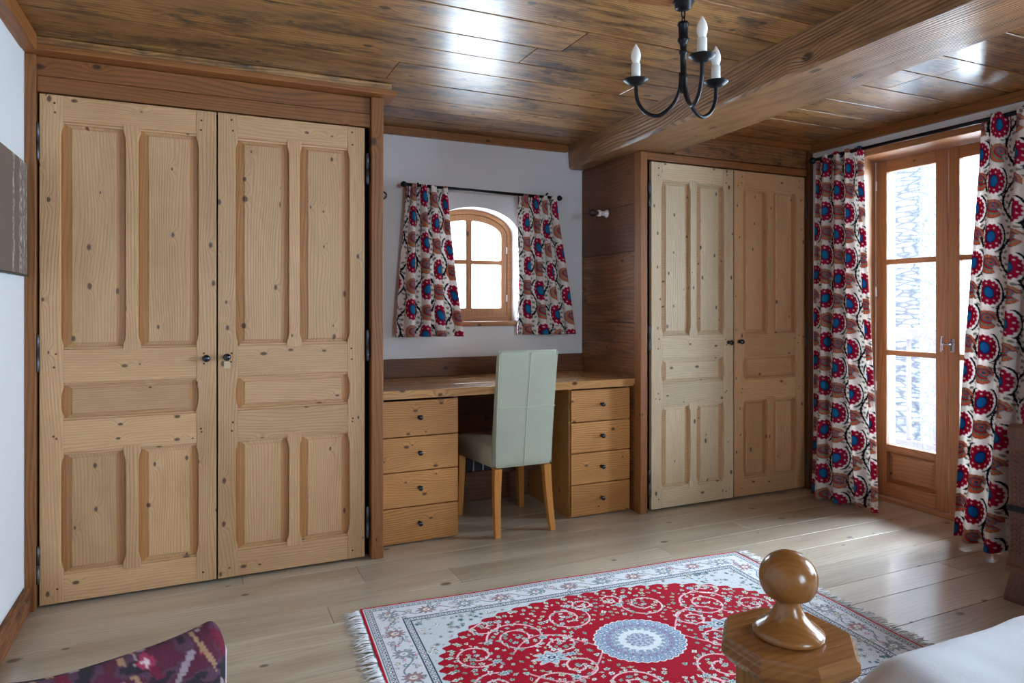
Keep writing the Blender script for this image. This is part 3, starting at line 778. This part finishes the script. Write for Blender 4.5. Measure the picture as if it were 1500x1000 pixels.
for x_, z_ in ((1.066, 1.905), (2.088, 1.89)):
    mb = MB(); mb.lathe([(0, -.018), (.010, -.016), (.018, -.004), (.018, .004), (.010, .016), (0, .018)], M['iron'], (x_, 3.855, z_), 'x', 16); mb.build('finial', rod, rod.location)
for x_ in (1.15, 2.0):
    mb = MB(); mb.tube([(x_, YB-.001, 1.90), (x_, 3.88, 1.90), (x_, 3.86, 1.91), (x_, 3.85, 1.915)], .006, M['iron'], 8); mb.build('bracket', rod, rod.location)

# ================================================================== CHAIR (seen from behind)
ch = thing('dining_chair', 'pale green leather high-back chair with beech legs pushed under the desk', 'chair', (1.556, 3.45, 0))
CO = ch.location.copy()
def rrect(x0, x1, y0, y1, z, r=.012, n=4, dy=0):
    pts = []
    for cx, cy, a0 in ((x1-r, y1-r, 0), (x0+r, y1-r, 90), (x0+r, y0+r, 180), (x1-r, y0+r, 270)):
        for i in range(n+1):
            a = math.radians(a0+90*i/n); pts.append((cx+r*math.cos(a), cy+r*math.sin(a), z))
    return pts
mb = MB(); rings = []
for i in range(25):
    t = i/24; z = .352+t*(.968-.352)
    yb = 3.262-.088*t**1.25; th = .075-.035*t
    x0, x1 = 1.393-.018*t, 1.719-.006*t
    e = 0 if 0 < i < 24 else .006
    rings.append(rrect(x0+e, x1-e, yb+e, yb+th-e, z, .012))
mb.loft(rings, M['leather'], 0, True); bk = mb.build('backrest', ch, CO, bevel=.004)
def yback(z):
    t = (z-.352)/(.968-.352); return 3.262-.088*max(t, 0)**1.25
mb = MB(); zs = [.36+.6*i/20 for i in range(21)]
mb.tube([(1.556+.0*z, yback(z)-.0005, z) for z in zs], .0028, M['piping'], 6)
mb.tube([(1.386+.332*i/10, yback(.672)-.0005, .672+.003*math.sin(i)) for i in range(11)], .0028, M['piping'], 6)
mb.tube([(1.381, yback(.967)+.004, .969), (1.708, yback(.967)+.004, .969)], .003, M['piping'], 6)
for xx, xt in ((1.396, 1.378), (1.716, 1.711)):
    mb.tube([(xx+(xt-xx)*(z-.36)/.6, yback(z)+.003, z) for z in zs], .0025, M['piping'], 6)
mb.build('seam', bk, CO)
mb = MB(); rings = []
for z, e in ((.345, .006), (.352, 0), (.44, 0), (.455, .004), (.463, .014), (.468, .04)):
    rings.append([(1.392+(p[0]-1.392)*(1+.26*((p[1]-3.315)/.42))-.052*((p[1]-3.315)/.42), p[1], p[2]) for p in rrect(1.392+e, 1.722-e, 3.315+e*.3, 3.735-e, z, .02)])
mb.loft(rings, M['leather_tan'], 0, True); mb.build('seat', ch, CO)
def legm(xt, yt, xb, yb, name='leg'):
    mb = MB(); rings = []
    for i in range(9):
        t = i/8; z = .347*(1-t); w_ = .021-.006*t
        x = xt+(xb-xt)*t; y = yt+(yb-yt)*t**1.7
        rings.append([(x-w_, y-w_, z), (x+w_, y-w_, z), (x+w_, y+w_, z), (x-w_, y+w_, z)])
    mb.loft(rings, M['chairleg'], rng.uniform(0, 5), False); mb.build(name, ch, CO, bevel=.002)
legm(1.412, 3.292, 1.394, 3.248); legm(1.700, 3.292, 1.716, 3.250); legm(1.362, 3.695, 1.352, 3.70); legm(1.730, 3.695, 1.742, 3.70)

# ================================================================== CHANDELIER
cl = thing('chandelier', 'black wrought-iron chandelier with three white candle bulbs under the ceiling', 'chandelier', (1.504, 1.887, ZC))
LZ = lambda z: z-ZC
mb = MB(); mb.lathe([(0, 0), (.038, 0), (.038, -.008), (.030, -.012), (.028, -.030), (.018, -.036), (.006, -.038), (0, -.038)], M['iron'], n=28); mb.build('canopy', cl)
for k in range(2):
    mb = MB(); pts = []
    for i in range(17):
        a = 2*PI*i/16; u, v_ = .007*math.cos(a), .014*math.sin(a)
        pts.append((u, 0, -.050-.022*k+v_) if k == 0 else (0, u, -.050-.022*k+v_))
    mb.tube(pts, .0022, M['iron'], 6); mb.build('chain_link', cl)
mb = MB(); mb.lathe([(0, LZ(2.171)), (.018, LZ(2.171)), (.020, LZ(2.166)), (.020, LZ(2.160)), (.017, LZ(2.156)), (.017, LZ(2.118)), (.020, LZ(2.114)), (.019, LZ(2.106)), (.014, LZ(2.10)), (.012, LZ(2.095)),
    (.011, LZ(2.075)), (.0145, LZ(2.072)), (.0145, LZ(2.064)), (.011, LZ(2.061)), (.011, LZ(1.99)), (.014, LZ(1.987)), (.014, LZ(1.979)), (.012, LZ(1.976)), (.012, LZ(1.95)), (.006, LZ(1.93)), (0, LZ(1.928))], M['iron'], n=20); mb.build('stem', cl)
def bez(ps, n=28):
    out = []; m = len(ps)
    for i in range(n+1):
        t = i/n*(m-1); k = min(int(t), m-2); f = t-k
        P0, P1, P2, P3 = [Vector(ps[max(0, min(m-1, k+j))]) for j in (-1, 0, 1, 2)]
        out.append(.5*((2*P1)+(P2-P0)*f+(2*P0-5*P1+4*P2-P3)*f*f+(3*P1-P0-3*P2+P3)*f**3))
    return out
th0 = math.radians(YAW)
fw = Vector((math.sin(th0), math.cos(th0), 0)); rt = Vector((math.cos(th0), -math.sin(th0), 0))
for k, (la, de) in enumerate([(.019, -.165), (-.152, .070), (.136, .088)]):
    dv = (rt*la+fw*de); R_ = .165; u = dv.normalized()
    arm = MB(); prof = [(.008, 2.0), (.012, 1.945), (.035, 1.895), (.085, 1.862), (.132, 1.880), (.160, 1.925), (.165, 1.985)]
    arm.tube(bez([(u.x*r, u.y*r, LZ(z)) for r, z in prof]), .0068, M['iron'], 10)
    a = arm.build('arm', cl)
    c = (u.x*R_, u.y*R_, 0)
    m = MB(); m.lathe([(0, LZ(1.976)), (.014, LZ(1.977)), (.030, LZ(1.984)), (.043, LZ(1.995)), (.044, LZ(1.997)), (.042, LZ(1.998)), (.028, LZ(1.990)), (0, LZ(1.987))], M['iron'], c, n=28); m.build('drip_pan', a)
    m = MB(); m.lathe([(0, LZ(1.986)), (.0155, LZ(1.986)), (.0155, LZ(2.052)), (.014, LZ(2.054)), (0, LZ(2.054))], M['candle'], c, n=20); m.build('candle_sleeve', a)
    m = MB(); m.lathe([(0, LZ(2.053)), (.012, LZ(2.053)), (.013, LZ(2.060)), (.0165, LZ(2.072)), (.0175, LZ(2.082)), (.016, LZ(2.093)), (.0115, LZ(2.106)), (.006, LZ(2.116)), (.002, LZ(2.123)), (0, LZ(2.125))], M['frost'], c, n=20); m.build('bulb', a)

# ================================================================== WALL SOCKETS WITH BARE BULBS
def wall_lamp(x, y, z, sgn, label):
    r = thing('wall_lamp', label, 'lamp', (x, y, z), 'bare bulbs in the desk niche'); ax = '-x' if sgn < 0 else 'x'
    m = MB(); m.lathe([(0, 0), (.024, 0), (.025, .006), (.018, .012), (.015, .018), (.014, .045), (.020, .050), (.020, .062), (.014, .064), (0, .064)], M['porcelain'], (x, y, z), ax, 24); m.build('socket', r, r.location)
    m = MB(); m.lathe([(0, .062), (.011, .062), (.011, .074), (0, .074)], M['knob'], (x, y, z), ax, 18); m.build('bulb_cap', r, r.location)
    m = MB(); m.lathe([(.009, .073), (.010, .080), (.018, .092), (.022, .104), (.020, .117), (.012, .126), (0, .129)], M['bulbglass'], (x, y, z), ax, 24); m.build('bulb', r, r.location)
wall_lamp(2.3025, 3.63, 1.775, -1, 'bare clear bulb in a white porcelain socket on the dark boarded panel')
wall_lamp(.7905, 3.66, 1.80, 1, 'bare clear bulb peeking past the edge of the left wardrobe')

# ================================================================== PICTURE
pic = thing('picture', 'dark grey panel picture with pale upright streaks on the left wall', 'picture', (XL, 2.85, 1.32))
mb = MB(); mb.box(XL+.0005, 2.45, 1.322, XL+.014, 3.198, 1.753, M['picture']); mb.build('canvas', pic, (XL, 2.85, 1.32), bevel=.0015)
mb = MB(); mb.box(XL+.0005, 2.45, 1.315, XL+.018, 3.2, 1.3215, M['steel']); mb.build('edge_strip', pic, (XL, 2.85, 1.32))

# ================================================================== RUG
def raster_rug(nx, ny, LX, LY):
    x = np.linspace(-LX/2, LX/2, nx); y = np.linspace(-LY/2, LY/2, ny); X, Y = np.meshgrid(x, y)
    r = np.random.RandomState(5)
    col = np.ones((ny, nx, 3))*np.array(srgb(214, 216, 222)[:3])
    ex = LX/2-np.abs(X); ey = LY/2-np.abs(Y); e = np.minimum(ex, ey)          # distance from the edge
    L = np.where(ex < ey, Y, X)                                                # running coordinate
    dx, dy = LX/(nx-1), LY/(ny-1)
    NAVY, RED, GREY, IVO, TEAL, PINK, OLV = (44, 56, 84), (162, 8, 38), (150, 158, 166), (234, 234, 230), (92, 132, 140), (196, 120, 138), (168, 168, 140)
    # small guard stripes
    for a, b in ((.016, .040), (.142, .166)):
        mk = ((e > a) & (e < b)).astype(float); col = mixc(col, mk*.75, (176, 184, 192))
        dots = mk*(((((L/.022) % 1)-.5)**2/.09+((e-(a+b)/2)/.008)**2) < 1); col = mixc(col, dots, NAVY)
        dots = mk*(((((L/.022) % 1)-.5)**2/.03+((e-(a+b)/2)/.0045)**2) < 1); col = mixc(col, dots, IVO)
    for a in (.0155, .0405, .1415, .1665): col = mixc(col, (np.abs(e-a) < .0015).astype(float), NAVY)
    def stamp(cx, cy, rad, c0, c1, lobes=6, asp=1.0, rot=0.0, edge=NAVY):
        i0, i1 = int((cx-rad*1.5+LX/2)/dx), int((cx+rad*1.5+LX/2)/dx)+2; j0, j1 = int((cy-rad*1.5+LY/2)/dy), int((cy+rad*1.5+LY/2)/dy)+2
        i0, j0 = max(i0, 0), max(j0, 0); i1, j1 = min(i1, nx), min(j1, ny)
        if i1 <= i0 or j1 <= j0: return
        u = X[j0:j1, i0:i1]-cx; v = Y[j0:j1, i0:i1]-cy
        p = u*math.cos(rot)+v*math.sin(rot); q = (-u*math.sin(rot)+v*math.cos(rot))/asp
        rr = np.sqrt(p*p+q*q)/rad; th = np.arctan2(q, p); lim = .82+.2*np.cos(lobes*th)
        sub = col[j0:j1, i0:i1]
        if edge is not None: sub = mixc(sub, (rr < lim*1.22).astype(float)*.7, edge)
        sub = mixc(sub, (rr < lim).astype(float), c0); sub = mixc(sub, (rr < .42).astype(float), c1)
        sub = mixc(sub, (rr < .18).astype(float), c0)
        col[j0:j1, i0:i1] = sub
    def line(pts, wd, c):
        for k in range(len(pts)-1):
            (x0, y0), (x1, y1) = pts[k], pts[k+1]; n = max(1, int(math.hypot(x1-x0, y1-y0)/dx*1.6))
            for m in range(n):
                a = x0+(x1-x0)*m/n; b = y0+(y1-y0)*m/n
                i, j = (a+LX/2)/dx, (b+LY/2)/dy; w_ = wd/dx
                i0, i1, j0, j1 = int(i-w_), int(i+w_)+1, int(j-w_), int(j+w_)+1
                if i0 < 0 or j0 < 0 or i1 >= nx or j1 >= ny: continue
                col[j0:j1, i0:i1] = col[j0:j1, i0:i1]*.35+np.array(srgb(*c)[:3])*.65
    # main border: flowers and vines on white
    P_ = .155
    xm, ym = LX/2-.091, LY/2-.091
    def border_pos(s, off):
        W_, H_ = 2*xm, 2*ym; s = s % (2*(W_+H_))
        if s < W_: return (-xm+s, ym+off)
        s -= W_
        if s < H_: return (xm+off, ym-s)
        s -= H_
        if s < W_: return (xm-s, -ym-off)
        s -= W_
        return (-xm-off, -ym+s)
    per = 4*(xm+ym); nrep = int(per/P_)
    line([border_pos(per*i/1500, .022*math.sin(2*PI*nrep*i/1500)) for i in range(1501)], .0015, (120, 128, 140))
    for k in range(nrep):
        s = per*k/nrep
        cx, cy = border_pos(s, 0); stamp(cx, cy, .034, (170, 128, 128) if k % 2 else GREY, (226, 226, 222), 10, .8)
        for _ in range(17):
            cx, cy = border_pos(s+r.uniform(0, P_), r.uniform(-.040, .040))
            stamp(cx, cy, r.uniform(.006, .012), [(PINK), GREY, TEAL, OLV, (130, 140, 160)][r.randint(5)], IVO, 5, r.uniform(.6, 1), r.uniform(0, 3), edge=(120, 126, 140))
    # inner corner spandrels
    inn = e > .168
    col = mixc(col, inn.astype(float), (200, 205, 210))
    hx, hy = LX/2-.172, LY/2-.172
    for _ in range(1500):
        stamp(r.uniform(-hx, hx), r.uniform(-hy, hy), r.uniform(.006, .013), [GREY, TEAL, (176, 184, 176), IVO, (206, 196, 190)][r.randint(5)], NAVY, 5, r.uniform(.6, 1), r.uniform(0, 3), edge=(96, 104, 100))
    # red field
    th = np.arctan2(Y/hy, X/hx); R = (np.abs(X/(hx*.985))**2.3+np.abs(Y/(hy*.99))**2.3)**(1/2.3)
    fld = inn & (R < 1+.014*np.cos(56*th))
    halo = inn & (R < 1.03+.014*np.cos(56*th)) & ~fld
    col = mixc(col, halo.astype(float), (196, 206, 212)); col = mixc(col, fld.astype(float), RED)
    col = mixc(col, (fld*(.5+.5*np.sin(Y*900))*.06), (220, 30, 60))
    inside = lambda a, b, lim=.93: (abs(a/hx)**2.3+abs(b/hy)**2.3)**(1/2.3) < lim
    # vines
    for sx in (-1, 1):
        for sy in (-1, 1):
            for (cx, cy, rr, ph_, tr) in ((.40, .17, .115, 0, 1.7), (.17, .25, .10, 2, 1.5), (.58, .10, .08, 4, 1.4), (.28, .08, .07, 1, 1.3), (.50, .30, .07, 3, 1.2), (.06, .33, .05, 5, 1.2)):
                pts = []
                for i in range(90):
                    t = i/89; a = ph_+t*2*PI*tr; q = rr*(1-.72*t); px_, py_ = sx*(cx+q*math.cos(a)), sy*(cy+q*math.sin(a))
                    if inside(px_, py_, .97): pts.append((px_, py_))
                line(pts, .0019, (244, 196, 204))
                for i in range(6, len(pts), 9):
                    nx_, ny_ = pts[i]; stamp(nx_+r.uniform(-.01, .01), ny_+r.uniform(-.01, .01), r.uniform(.006, .010), IVO, TEAL, 5, .8, r.uniform(0, 3), edge=(70, 60, 60))
                if pts: stamp(pts[0][0], pts[0][1], .018, (190, 206, 214), TEAL, 7, .8, edge=(50, 60, 80)); stamp(sx*cx, sy*cy, .012, (200, 208, 206), NAVY, 6, .8, edge=(60, 60, 70))
            line([(sx*(.16+.3*t/20), sy*(.02+.14*math.sin(t/20*PI*.9))) for t in range(21)], .0014, (232, 168, 180))
    cnt = 0
    pos = []
    while cnt < 2600:
        a, b = r.uniform(-hx, hx), r.uniform(-hy, hy)
        if inside(a, b, .95) and math.hypot(a, b) > .19 and all((a-p)**2+(b-q)**2 > .0215**2 for p, q in pos):
            pos.append((a, b))
            stamp(a, b, r.uniform(.0075, .0135), [IVO, (206, 214, 206), (184, 200, 196), (214, 206, 176), (150, 170, 160)][r.randint(5)], [TEAL, NAVY, RED, (90, 120, 100)][r.randint(4)], r.randint(3, 7), r.uniform(.5, .9), r.uniform(0, 3), edge=(80, 50, 40))
        cnt += 1
    for k in range(56):                                       # flowers round the rim of the field
        a = 2*PI*(k+.5)/56; q = 1/(abs(math.cos(a))**2.3+abs(math.sin(a))**2.3)**(1/2.3)*.945
        stamp(hx*q*math.cos(a), hy*q*math.sin(a), .015, (216, 222, 206), TEAL, 4, .6, a, edge=(40, 60, 50))
    # pendants and medallion
    for sx in (-1, 1):
        stamp(sx*.345, 0, .062, (172, 190, 206), (110, 140, 160), 8, .62, edge=IVO)
        stamp(sx*.345, 0, .036, (196, 208, 216), NAVY, 7, .62)
        stamp(sx*.27, 0, .022, (184, 200, 212), TEAL, 6, .6)
    R0 = np.hypot(X, Y*1.08); T0 = np.arctan2(Y, X)
    lim = .160+.007*np.abs(np.cos(16*T0))
    col = mixc(col, (R0 < lim+.003).astype(float), IVO); col = mixc(col, (R0 < lim-.002).astype(float), (142, 164, 190))
    for rr, n, c0, c1, sz in ((.148, 32, (196, 210, 220), (70, 100, 140), .012), (.130, 28, (150, 168, 190), IVO, .010), (.114, 26, (176, 150, 176), (90, 84, 120), .010), (.099, 24, (200, 206, 216), (110, 110, 140), .009), (.086, 20, (180, 196, 196), IVO, .009)):
        for k in range(n):
            a = 2*PI*(k+(.5 if n % 4 else 0))/n; stamp(rr*math.cos(a), rr*math.sin(a)/1.08, sz, c0, c1, 5, .9, a, edge=(84, 100, 140))
    col = mixc(col, (R0 < .078+.003*np.cos(20*T0)).astype(float), (222, 228, 232)); col = mixc(col, ((R0 < .052+.005*np.cos(12*T0))).astype(float)*.8, (176, 192, 204))
    for rr, n in ((.045, 14), (.03, 9), (.015, 5)):
        for k in range(n):
            a = 2*PI*k/n; stamp(rr*math.cos(a), rr*math.sin(a)/1.08, .006, (120, 130, 170), (190, 150, 180), 5, 1, a, edge=(80, 84, 130))
    # grain of the knots and the red selvedge
    col *= (1+.10*(r.rand(ny, nx, 1)-.5)*2)
    selv = (e < .010); col[selv] = np.array(srgb(176, 10, 44)[:3])
    return X, Y, np.clip(col, 0, 1)
RX, RY = 1.80, 1.20
nx, ny = 720, 480
X_, Y_, rc = raster_rug(nx, ny, RX, RY)
Zr = .009+.0015*np.sin(X_*9+Y_*4)*np.cos(Y_*11)+.0006*np.random.RandomState(1).rand(ny, nx)
rug = thing('rug', 'red and ivory oriental rug with a blue medallion lying on the oak floor', 'rug', (1.4255, 2.029, 0), rz=math.radians(-3.7))
o = grid_obj('pile', np.dstack([X_, Y_, Zr]), rc, M['rugpile'], None, (0, 0, 0)); o.parent = rug
mb = MB(); mb.box(-RX/2, -RY/2, .001, RX/2, RY/2, .0075, plain('rug_backing', (150, 30, 50), .95)); mb.build('backing', rug)
for sx in (-1, 1):
    mb = MB(); r3 = random.Random(11+sx); n = 230
    for k in range(n):
        y0 = -RY/2+.006+(RY-.012)*k/(n-1); L = r3.uniform(.045, .075); w_ = r3.uniform(.0012, .0024); dyy = r3.uniform(-.02, .02)
        p = [(sx*(RX/2-.002), y0, .006), (sx*(RX/2+L*.35), y0+dyy*.3, r3.uniform(.003, .010)), (sx*(RX/2+L*.7), y0+dyy*.8, r3.uniform(.002, .008)), (sx*(RX/2+L), y0+dyy+r3.uniform(-.008, .008), .0025)]
        mb.tube(p, [w_*1.3, w_*1.2, w_, w_*.5], M['fringe'], 4)
    mb.build('fringe', rug)

# ================================================================== BED
bed = thing('bed', 'white-made wooden bed with a ball-topped octagonal corner post', 'bed', (1.9, 0, 0))
BO = bed.location.copy()
PX, PY = .822, .780
def octo(r, z, rot=22.5): return [(PX+r*math.cos(math.radians(45*k+rot)), PY+r*math.sin(math.radians(45*k+rot)), z) for k in range(8)]
post = MB(); post.loft([octo(.082, 0), octo(.082, .655)], M['postwood'], 1, False); po = post.build('bed_post', bed, BO, bevel=.003)
m = MB(); m.loft([octo(.086, .652), octo(.092, .656), octo(.102, .668), octo(.104, .672), octo(.104, .684), octo(.098, .690), octo(.0975, .6945)], M['captop'], 2, False); m.build('post_cap', po, BO, bevel=.0015)
m = MB(); prof = [(0, .694), (.050, .6945), (.053, .698), (.052, .703), (.045, .709), (.035, .716), (.0255, .726), (.020, .737), (.0175, .746), (.0175, .750), (.021, .753)]
BR, BZ = .0430, .782
a0 = -math.acos(min(1, (BZ-.7545)/BR*1.0)) if False else None
for i in range(2, 25):
    a = -PI/2+PI*i/24*1.0
    zz_ = BZ+.0415*math.sin(a); rr_ = BR*math.cos(a)
    if zz_ > .7535: prof.append((max(rr_, 0), zz_))
m.lathe(prof, M['postwood'], (PX, PY, 0), n=48); m.build('ball_finial', po, BO)
# second foot post, boards and rails (mostly out of view)
m = MB(); m.box(PX-.02, -.80, .20, PX+.02, PY-.075, .50, M['postwood']); m.build('footboard', bed, BO, bevel=.01)
m = MB(); m.box(PX+.07, PY-.02, .22, 2.95, PY+.015, .42, M['captop']); m.build('side_rail', bed, BO, bevel=.006)
m = MB(); m.box(PX+.07, -.80, .22, 2.95, -.765, .42, M['captop']); m.build('side_rail', bed, BO, bevel=.006)
m = MB(); m.box(2.95, -.82, 0, 3.0, .82, 1.05, M['postwood']); m.build('headboard', bed, BO, bevel=.01)
m = MB(); m.loft([[(PX+.06*math.cos(math.radians(45*k+22.5)), -.82+.06*math.sin(math.radians(45*k+22.5)), z) for k in range(8)] for z in (0, .70)], M['postwood'], 1, False); m.build('bed_post', bed, BO, bevel=.003)
# mattress with duvet
nu, nv = 150, 110
u = np.linspace(0, 1, nu); v = np.linspace(0, 1, nv); U, V = np.meshgrid(u, v)
bx0_, bx1_, by0_, by1_ = .87, 2.93, -.82, .85
Xb = bx0_+(bx1_-bx0_)*U; Yb = by0_+(by1_-by0_)*V
d = np.minimum(np.minimum(Xb-bx0_, bx1_-Xb), np.minimum(Yb-by0_, by1_-Yb))
def rc_(d, R): return np.sqrt(np.clip(1-(1-np.clip(d/R, 0, 1))**2, 0, 1))
Zb = .30+.333*rc_(Yb-by0_, .12)*rc_(by1_-Yb, .12)*rc_(Xb-bx0_, .17)*rc_(bx1_-Xb, .1)
wr_ = np.array([[mnoise.noise(Vector((x_*5, y_*5, 0))) + .5*mnoise.noise(Vector((x_*13, y_*11, 4))) for x_, y_ in zip(rx, ry)] for rx, ry in zip(Xb, Yb)])
Zb += .008*wr_
o = grid_obj('duvet', np.dstack([Xb, Yb, Zb]), np.ones(U.shape+(3,)), M['sheet'], None, (1.9, 0, .3))
tag(o, 'smooth white duvet spread over the bed in the right corner', 'duvet')
m = MB(); m.box(.93, -.76, .24, 2.9, .758, .42, M['sheet']); m.build('mattress', bed, BO, bevel=.03, seg=4)

# ================================================================== KILIM CHAIR (bottom left)
kc = thing('slipper_chair', 'low slipper chair upholstered in purple and red kilim wool near the camera', 'chair', (-.16, 1.35, 0))
KO = kc.location.copy()
def kilim(U, V):
    q = .0052; a = np.floor(U/q); b = np.floor(V/(q*.8))
    col = np.ones(U.shape+(3,))*np.array(srgb(92, 64, 80)[:3])
    n1 = np.vectorize(lambda i, j: mnoise.noise(Vector((i*.11, j*.16, 3.3))))(a, b)
    n2 = np.vectorize(lambda i, j: mnoise.noise(Vector((i*.15, j*.17, 9.1))))(a, b)
    col = mixc(col, (n1 > .12).astype(float), (54, 48, 54)); col = mixc(col, (n1 < -.15).astype(float), (92, 46, 62))
    st = (a+np.floor(b/2)) % 22; col = mixc(col, ((st < 3) & (n2 > -.05)).astype(float), (158, 140, 148))
    st = (a-np.floor(b/2)) % 26; col = mixc(col, ((st < 4) & (n2 < .05)).astype(float), (112, 42, 60))
    col = mixc(col, ((st > 7) & (st < 10) & (n1 < .05)).astype(float), (168, 132, 104))
    d_ = np.abs((a % 20)-10)+np.abs((b % 24)-12); col = mixc(col, ((d_ < 4) & (n2 > .05)).astype(float), (160, 58, 84)); col = mixc(col, ((d_ < 1.5) & (n2 > .05)).astype(float), (214, 190, 196))
    col *= (.9+.2*hsh(np.floor(U/.0016), b, 4))[..., None]
    return col
# backrest: a padded slab whose top edge sags between raised rounded corners
p0 = Vector((.042, 1.592)); p1 = Vector((-.375, 1.447)); dir_ = (p1-p0).normalized(); nrm = Vector((dir_.y, -dir_.x))
if nrm.y > 0: nrm = -nrm
Wb = (p1-p0).length
def top_z(s):
    c = abs(2*s-1); return .514+(.024 if s < .5 else .05)*c**3-.055*max(0, (c-.86)/.14)**2.5
nu, nl = 110, 130
Pk = np.zeros((nl, nu, 3)); Uk = np.zeros((nl, nu)); Vk = np.zeros((nl, nu))
for j in range(nl):
    q = j/(nl-1)
    for i in range(nu):
        s = i/(nu-1); zt_ = top_z(s); edge = 1-abs(2*s-1)**10*.55
        half = .034*edge
        if q < .42: z = .24+(zt_-half-.24)*(q/.42); off = half; a = None
        elif q < .58:
            a = (q-.42)/.16*PI; z = zt_-half+half*math.sin(a); off = half*math.cos(a)
        else: z = .24+(zt_-half-.24)*(1-(q-.58)/.42); off = -half
        bul = .012*math.sin(PI*s)*math.sin(PI*min(1, (z-.2)/.3))*(1 if off > 0 else -1 if off < 0 else 0)
        b2 = p0+dir_*Wb*s+nrm*(off+bul*abs(off)/.034)
        Pk[j, i] = (b2.x, b2.y, z); Uk[j, i] = s*Wb; Vk[j, i] = z*.9+(0 if q < .5 else .4)
o = grid_obj('backrest', Pk, kilim(Uk, Vk), M['kilim'], kc, KO)
m = MB(); m.tube(bez([(p0.x-.0+.0*0, p0.y, z_) for z_ in (.24, .35, .44, .462)]+[(p0.x+dir_.x*.012, p0.y+dir_.y*.012, .490)], 20), .0075, plain('pale_kilim_edge', (196, 184, 196), .9), 8)
m.build('edge_piping', o, KO)
su = np.linspace(0, 1, 90); sv = np.linspace(0, 1, 90); SU, SV = np.meshgrid(su, sv)
base_ = np.array([p0.x, p0.y]); dd_ = np.array([dir_.x, dir_.y]); nn_ = np.array([nrm.x, nrm.y])
XYs = base_+dd_*(SU*Wb)[..., None]+nn_*(.03+SV*.42)[..., None]
ds = np.minimum(np.minimum(SU, 1-SU)*Wb, np.minimum(SV+.3, 1-SV)*.42)
Zs = .20+.10*rc_(ds, .05)
grid_obj('seat', np.dstack([XYs, Zs]), kilim(SU*Wb+.3, SV*.42), M['kilim'], kc, KO)
for s_, t_ in ((.08, .02), (.92, .02), (.08, .40), (.92, .40)):
    c_ = base_+dd_*(s_*Wb)+nn_*t_; m = MB()
    m.loft([[(c_[0]+a*w_, c_[1]+b*w_, z_) for a, b in ((-1, -1), (1, -1), (1, 1), (-1, 1))] for z_, w_ in ((0, .013), (.24, .02))], M['carved'], 1, False); m.build('leg', kc, KO, bevel=.002)

# ================================================================== CARVED CHEST (right edge)
ct = thing('carved_chest', 'dark carved wooden chest at the right edge in front of the long curtain', 'chest', (3.24, 1.35, 0))
TO = ct.location.copy(); cx0, cx1, cy0, cy1 = 3.012, 3.40, .95, 1.705
cv = M['carved']
m = MB(); m.box(cx0+.012, cy0+.012, .17, cx1, cy1-.012, .655, cv); cb = m.build('body', ct, TO, bevel=.003)
for y0, y1 in ((cy1-.075, cy1), (cy0, cy0+.075)):
    m = MB(); m.box(cx0, y0, .15, cx0+.05, y1, .66, cv); m.build('corner_post', ct, TO, bevel=.004)
m = MB(); m.prism([(cx0-.012, .12), (cx0+.0, .135), (cx0-.004, .155), (cx0+.02, .165), (cx1, .165), (cx1, .12)][::-1], cy0-.01, cy1+.01, cv, plane='xz'); m.build('plinth', ct, TO, bevel=.003)
for yc in (cy1-.05, cy0+.05):
    m = MB(); m.loft([[(cx0+.03+a*w_, yc+b*w_, z_) for a, b in ((-1, -1), (1, -1), (1, 1), (-1, 1))] for z_, w_ in ((0, .055), (.02, .055), (.125, .038))], cv, 1, False); m.build('foot', ct, TO, bevel=.003)
    m = MB(); m.loft([[(cx1-.04+a*w_, yc+b*w_, z_) for a, b in ((-1, -1), (1, -1), (1, 1), (-1, 1))] for z_, w_ in ((0, .04), (.125, .034))], cv, 1, False); m.build('foot', ct, TO, bevel=.003)
m = MB(); prof = [(cx0-.004, .656)]+[(cx0+.03-.034*math.cos(PI*i/10*.75), .684+.036*math.sin(PI*i/10*.75)) for i in range(11)]+[(cx1, .712), (cx1, .656)]
m.prism(prof[::-1], cy0-.008, cy1+.004, cv, plane='xz'); m.build('lid', ct, TO, bevel=.006, seg=3)
m = MB()
for col_y in (cy1-.022, cy1-.052, cy0+.022, cy0+.052):
    z_ = .20
    while z_ < .62:
        pts = [(cx0-.001, col_y+.011*math.cos(a), z_+.012*math.sin(a)) for a in [PI*k/8-.3 for k in range(9)]]
        m.tube(pts, .0032, cv, 5); z_ += .021
for k in range(9):
    for j in range(5):
        yy, z_ = cy0+.125+k*.062, .24+j*.09
        m.tube([(cx0+.010, yy+.026*math.cos(a), z_+.036*math.sin(a)) for a in [2*PI*q/14 for q in range(15)]], .004, cv, 5)
        m.lathe([(.012, 0), (.012, .004), (.006, .009), (0, .010)], cv, (cx0+.012, yy, z_), '-x', 10)
tag(m.build('carving', ct, TO), kind='stuff')
m = MB(); m.box(cx0-.006, cy0-.004, .365, cx0+.02, cy1+.004, .388, M['iron']); m.build('iron_strap', ct, TO, bevel=.002)
